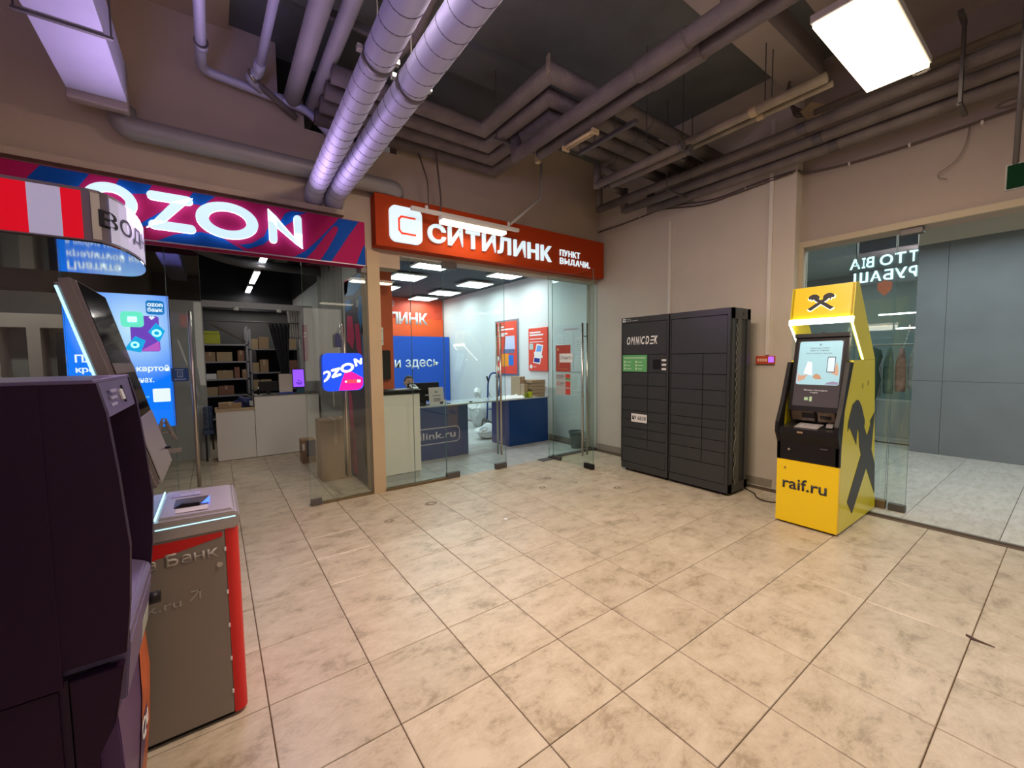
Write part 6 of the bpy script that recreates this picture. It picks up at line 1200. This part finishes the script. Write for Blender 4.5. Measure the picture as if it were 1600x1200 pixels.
o = obj('hair', hr, M('hair_dark', (0.02, 0.014, 0.012), 0.7), P, True); md_ = o.modifiers.new('t', 'SOLIDIFY'); md_.thickness = 0.008
for s_ in (-1, 1):
    e_ = bmesh.new(); bmesh.ops.create_uvsphere(e_, u_segments=10, v_segments=8, radius=0.011); bmesh.ops.translate(e_, verts=e_.verts, vec=(px_+s_*0.029, py_-0.118, 1.178)); obj('eye', e_, ink, P, True)
    e_ = bmesh.new(); bmesh.ops.create_uvsphere(e_, u_segments=10, v_segments=8, radius=1)
    for v in e_.verts: v.co = Vector((px_+s_*0.078+v.co.x*0.010, py_-0.03+v.co.y*0.016, 1.165+v.co.z*0.03))
    obj('ear', e_, sk, P, True)
    hnd = (px_+s_*0.14, py_-0.26, 0.86); vs = [hnd, (hnd[0]-s_*0.01, hnd[1]-0.05, 0.866)]; es = [(0, 1)]; rs = [0.022, 0.034]
    for k in range(4):
        b0 = len(vs); xx = vs[1][0]+(k-1.5)*0.018; ln = (0.055, 0.065, 0.062, 0.048)[k]
        vs += [(xx, hnd[1]-0.075, 0.868), (xx, hnd[1]-0.075-ln*0.55, 0.872), (xx, hnd[1]-0.075-ln, 0.860)]; es += [(1, b0), (b0, b0+1), (b0+1, b0+2)]; rs += [0.010, 0.009, 0.008]
    b0 = len(vs); vs += [(hnd[0]-s_*0.038, hnd[1]-0.045, 0.862), (hnd[0]-s_*0.052, hnd[1]-0.075, 0.860)]; es += [(1, b0), (b0, b0+1)]; rs += [0.011, 0.009]
    skin('hand', vs, es, rs, sk, P, 1)
t = thing('desk_chair', 'black office chair under the seated person', 'chair', (2.02, 3.2, 0)); obj('seat', bx(1.79, 2.25, 2.98, 3.42, 0.36, 0.42, 0.02), black, t); obj('backrest', bx(1.82, 2.22, 3.38, 3.43, 0.5, 0.95, 0.02), black, t); obj('post', tb([(2.02, 3.2, 0.08), (2.02, 3.2, 0.36)], 0.025, 10), darksteel, t)
obj('back_support', bx(2.0, 2.05, 3.40, 3.42, 0.38, 0.55), darksteel, t)
for k in range(5):
    a_ = 2*math.pi*k/5; obj('leg', tb([(2.02, 3.2, 0.10), (2.02+0.24*math.cos(a_), 3.2+0.24*math.sin(a_), 0.03)], 0.018, 8), black, t)
# ================================================================= corridor opening glass and boutique
w6 = semp('window_6', (4.84, -1.9, 0), 'fixed glass pane behind the yellow cash machine')
def xpane(par, x, y0, y1, z0, z1):
    obj('pane', bx(x-0.005, x+0.005, y0, y1, z0, z1), glass, par); e = bmesh.new(); box(e, x-0.005, x+0.005, y0-0.002, y0, z0, z1); box(e, x-0.005, x+0.005, y1, y1+0.002, z0, z1); obj('pane_edge', e, edgeg, par)
xpane(w6, 4.84, -2.03, -1.58, 0.04, 2.70)
obj('bottom_rail', bx(4.80, 4.88, -2.34, -1.575, 0, 0.085, 0.003), M('rail_brown', (0.25, 0.17, 0.09), 0.5, 0.4), w6); xpane(w6, 4.84, -2.33, -2.04, 0.09, 2.70)
d5 = semp('door_5', (4.83, -2.4, 0), 'glass door leaf standing at the edge of the corridor opening'); xpane(d5, 4.83, -2.485, -2.345, 0.02, 2.71)
obj('patch_fitting', bx(4.80, 4.86, -2.488, -2.36, 0.0, 0.075, 0.005), darksteel, d5); obj('patch_fitting', bx(4.79, 4.87, -2.52, -2.36, 2.68, 2.75, 0.005), darksteel, d5)
tag(obj('shield_sticker', fl([(-2.20, 2.26), (-2.255, 2.285), (-2.315, 2.26), (-2.31, 2.19), (-2.26, 2.13), (-2.205, 2.19)], 'R', 4.834, 0.001), M('shield_brown', (0.30, 0.13, 0.09), 0.6)), 'small brown shield sticker on the corridor glass', 'sticker')
bt = M('letter_cool', (0.8, 1, 1), 0.4, emit=1.6, ecol=(0.60, 0.90, 0.95))
s = thing('reflection_letters', 'pale glowing mirrored letters standing for a reflection in the corridor glass', 'sign', (8.6, -1.5, 2.9))  # letters built beyond the glass in place of a reflected sign
for ch_, a_, w_ in (('Т', -1.86, 0.10), ('Т', -1.72, 0.13), ('О', -1.565, 0.16), ('В', -1.33, 0.10), ('І', -1.215, 0.04), ('А', -1.15, 0.14)): txt(ch_, (a_, 3.0, a_+w_, 3.17), 'R', 8.39, bt, s, 0.02, 0.015, 'letter')
for ch_, a_, w_ in (('Р', -1.86, 0.10), ('У', -1.74, 0.15), ('Б', -1.575, 0.12), ('А', -1.43, 0.14), ('Ш', -1.26, 0.19)): txt(ch_, (a_, 2.76, a_+w_, 2.93), 'R', 8.39, bt, s, 0.02, 0.015, 'letter')
obj('mounting_rail', bx(8.39, 8.40, -1.88, -1.0, 2.94, 2.955), darksteel, s)
struct(obj('wall_boutique', bx(8.405, 8.43, -1.87, -1.08, 2.70, 3.45), M('reflection_backing', (0.11, 0.135, 0.14), 0.5)), 'dark band added behind the mirrored letters')  # dark ground of that reflection, built as a band behind the letters
for i, (y_, z_, lab) in enumerate(((-1.35, 2.30, 'upper thin strip light in the clothes shop'), (-1.62, 2.02, 'lower thin strip light in the clothes shop'))):
    tag(obj('strip_light', bx(10.0, 10.04, y_-0.55, y_+0.3, z_, z_+0.025), coole), lab, 'light', 'strip lights in the clothes shop')
rk = thing('clothes_rail', 'metal clothes rail inside the shop across the corridor', 'rail', (9.6, -1.4, 0)); 
for y_ in (-1.75, -0.7): obj('post', tb([(9.6, y_, 0), (9.6, y_, 1.72)], 0.018, 8), steel, rk)
obj('bar', tb([(9.6, -1.75, 1.72), (9.6, -0.7, 1.72)], 0.014, 8), steel, rk)
gc = [(0.62, 0.60, 0.58), (0.55, 0.30, 0.30), (0.20, 0.28, 0.24), (0.60, 0.52, 0.50), (0.12, 0.14, 0.16)]
for k in range(5):
    y_ = -1.66+0.17*k; t = thing('hanging_garment', ['pale long garment on the rail, at its end', 'pink patterned garment on the rail', 'dark green garment on the rail', 'cream garment on the rail', 'black garment on the rail'][k], 'garment', (9.6, y_, 1.7), 'garments on the rail')
    bm = bmesh.new(); V = []
    for r_ in range(9):
        f_ = r_/8; V.append([bm.verts.new((9.6+(0.03+0.02*f_)*math.cos(2*math.pi*q/14)*1.2, y_+(0.02+0.05*min(1, f_*3)+0.01*math.sin(q*3+f_*4))*math.sin(2*math.pi*q/14), 1.66-f_*(0.75+0.05*k))) for q in range(14)])
    for a_, b_ in zip(V, V[1:]):
        for q in range(14): bm.faces.new((a_[q], a_[(q+1) % 14], b_[(q+1) % 14], b_[q]))
    bm.faces.new(V[0]); bm.faces.new(V[-1]); obj('cloth', bm, M('garment_%s' % ['white', 'pink', 'green', 'cream', 'black'][k], gc[k], 0.9, var=0.3, vscale=12), t, True)
    obj('hook', tb([(9.6, y_, 1.66), (9.6, y_, 1.715)], 0.004, 6), steel, t)
t = thing('low_cabinet', 'pale low cabinet under the clothes rail', 'cabinet', (9.5, -1.3, 0)); obj('body', bx(9.3, 9.5, -1.75, -0.9, 0.0, 0.72), cw, t)
for k in range(5): obj('door', bx(9.285, 9.30, -1.74+0.17*k, -1.58+0.17*k, 0.06, 0.70), M('cabinet_door', (0.5, 0.52, 0.52), 0.5), t)
t = thing('dress_form', 'dark green dress form standing in the shop across the corridor', 'mannequin', (8.9, -1.25, 0)); obj('torso', lathe(bmesh.new(), [(0.04, 0.45), (0.10, 0.8), (0.15, 1.1), (0.11, 1.3), (0.16, 1.5), (0.14, 1.62), (0.05, 1.68)], (8.9, -1.22, 0), 20), M('form_green', (0.06, 0.10, 0.08), 0.8), t, True); obj('stand', lathe(bmesh.new(), [(0.14, 0), (0.14, 0.02), (0.015, 0.04), (0.015, 0.46)], (8.9, -1.22, 0), 16), steel, t)
# dirt on the floor
st = M('stain', (0.27, 0.21, 0.155), 0.7, var=0.3, vscale=30)
for i, (x, y, r1, lab) in enumerate(((2.85, 0.55, 0.05, 'dark round stain on the tiles before the open leaf'), (3.25, -0.25, 0.05, 'dark round stain on the tiles before the left locker'), (2.55, 0.30, 0.045, 'dark stain on the tiles before the closed leaf'), (3.0, 0.2, 0.035, 'faint stain on the tiles between leaf and locker'), (1.25, 0.62, 0.07, 'brown smear on the tiles before the fixed glass'), (0.72, 0.42, 0.05, 'brown smear on the tiles before the left shop'))):
    bm = bmesh.new(); ring(bm, x, y, r1, r1*0.8, r1*0.4, r1*0.28, 'U', 0.0004, 0.0003, 22); tag(obj('stain', bm, st), lab, 'stain', 'stains on the hall floor')
tag(obj('floor_chip', fl([(2.745, -3.128), (2.72, -3.128), (2.700, -3.15), (2.703, -3.235), (2.712, -3.235), (2.725, -3.17)], 'U', 0.0003, 0.001), M('chip_dark', (0.06, 0.02, 0.01), 0.7)), 'dark brown chipped joint in the tiles at the lower right', 'chip')
tag(obj('paper_scrap', fl([(1.62, -0.22), (1.66, -0.20), (1.67, -0.23), (1.64, -0.25)], 'U', 0.001, 0.001), paper), 'tiny white scrap on the tiles in the middle', 'scrap')
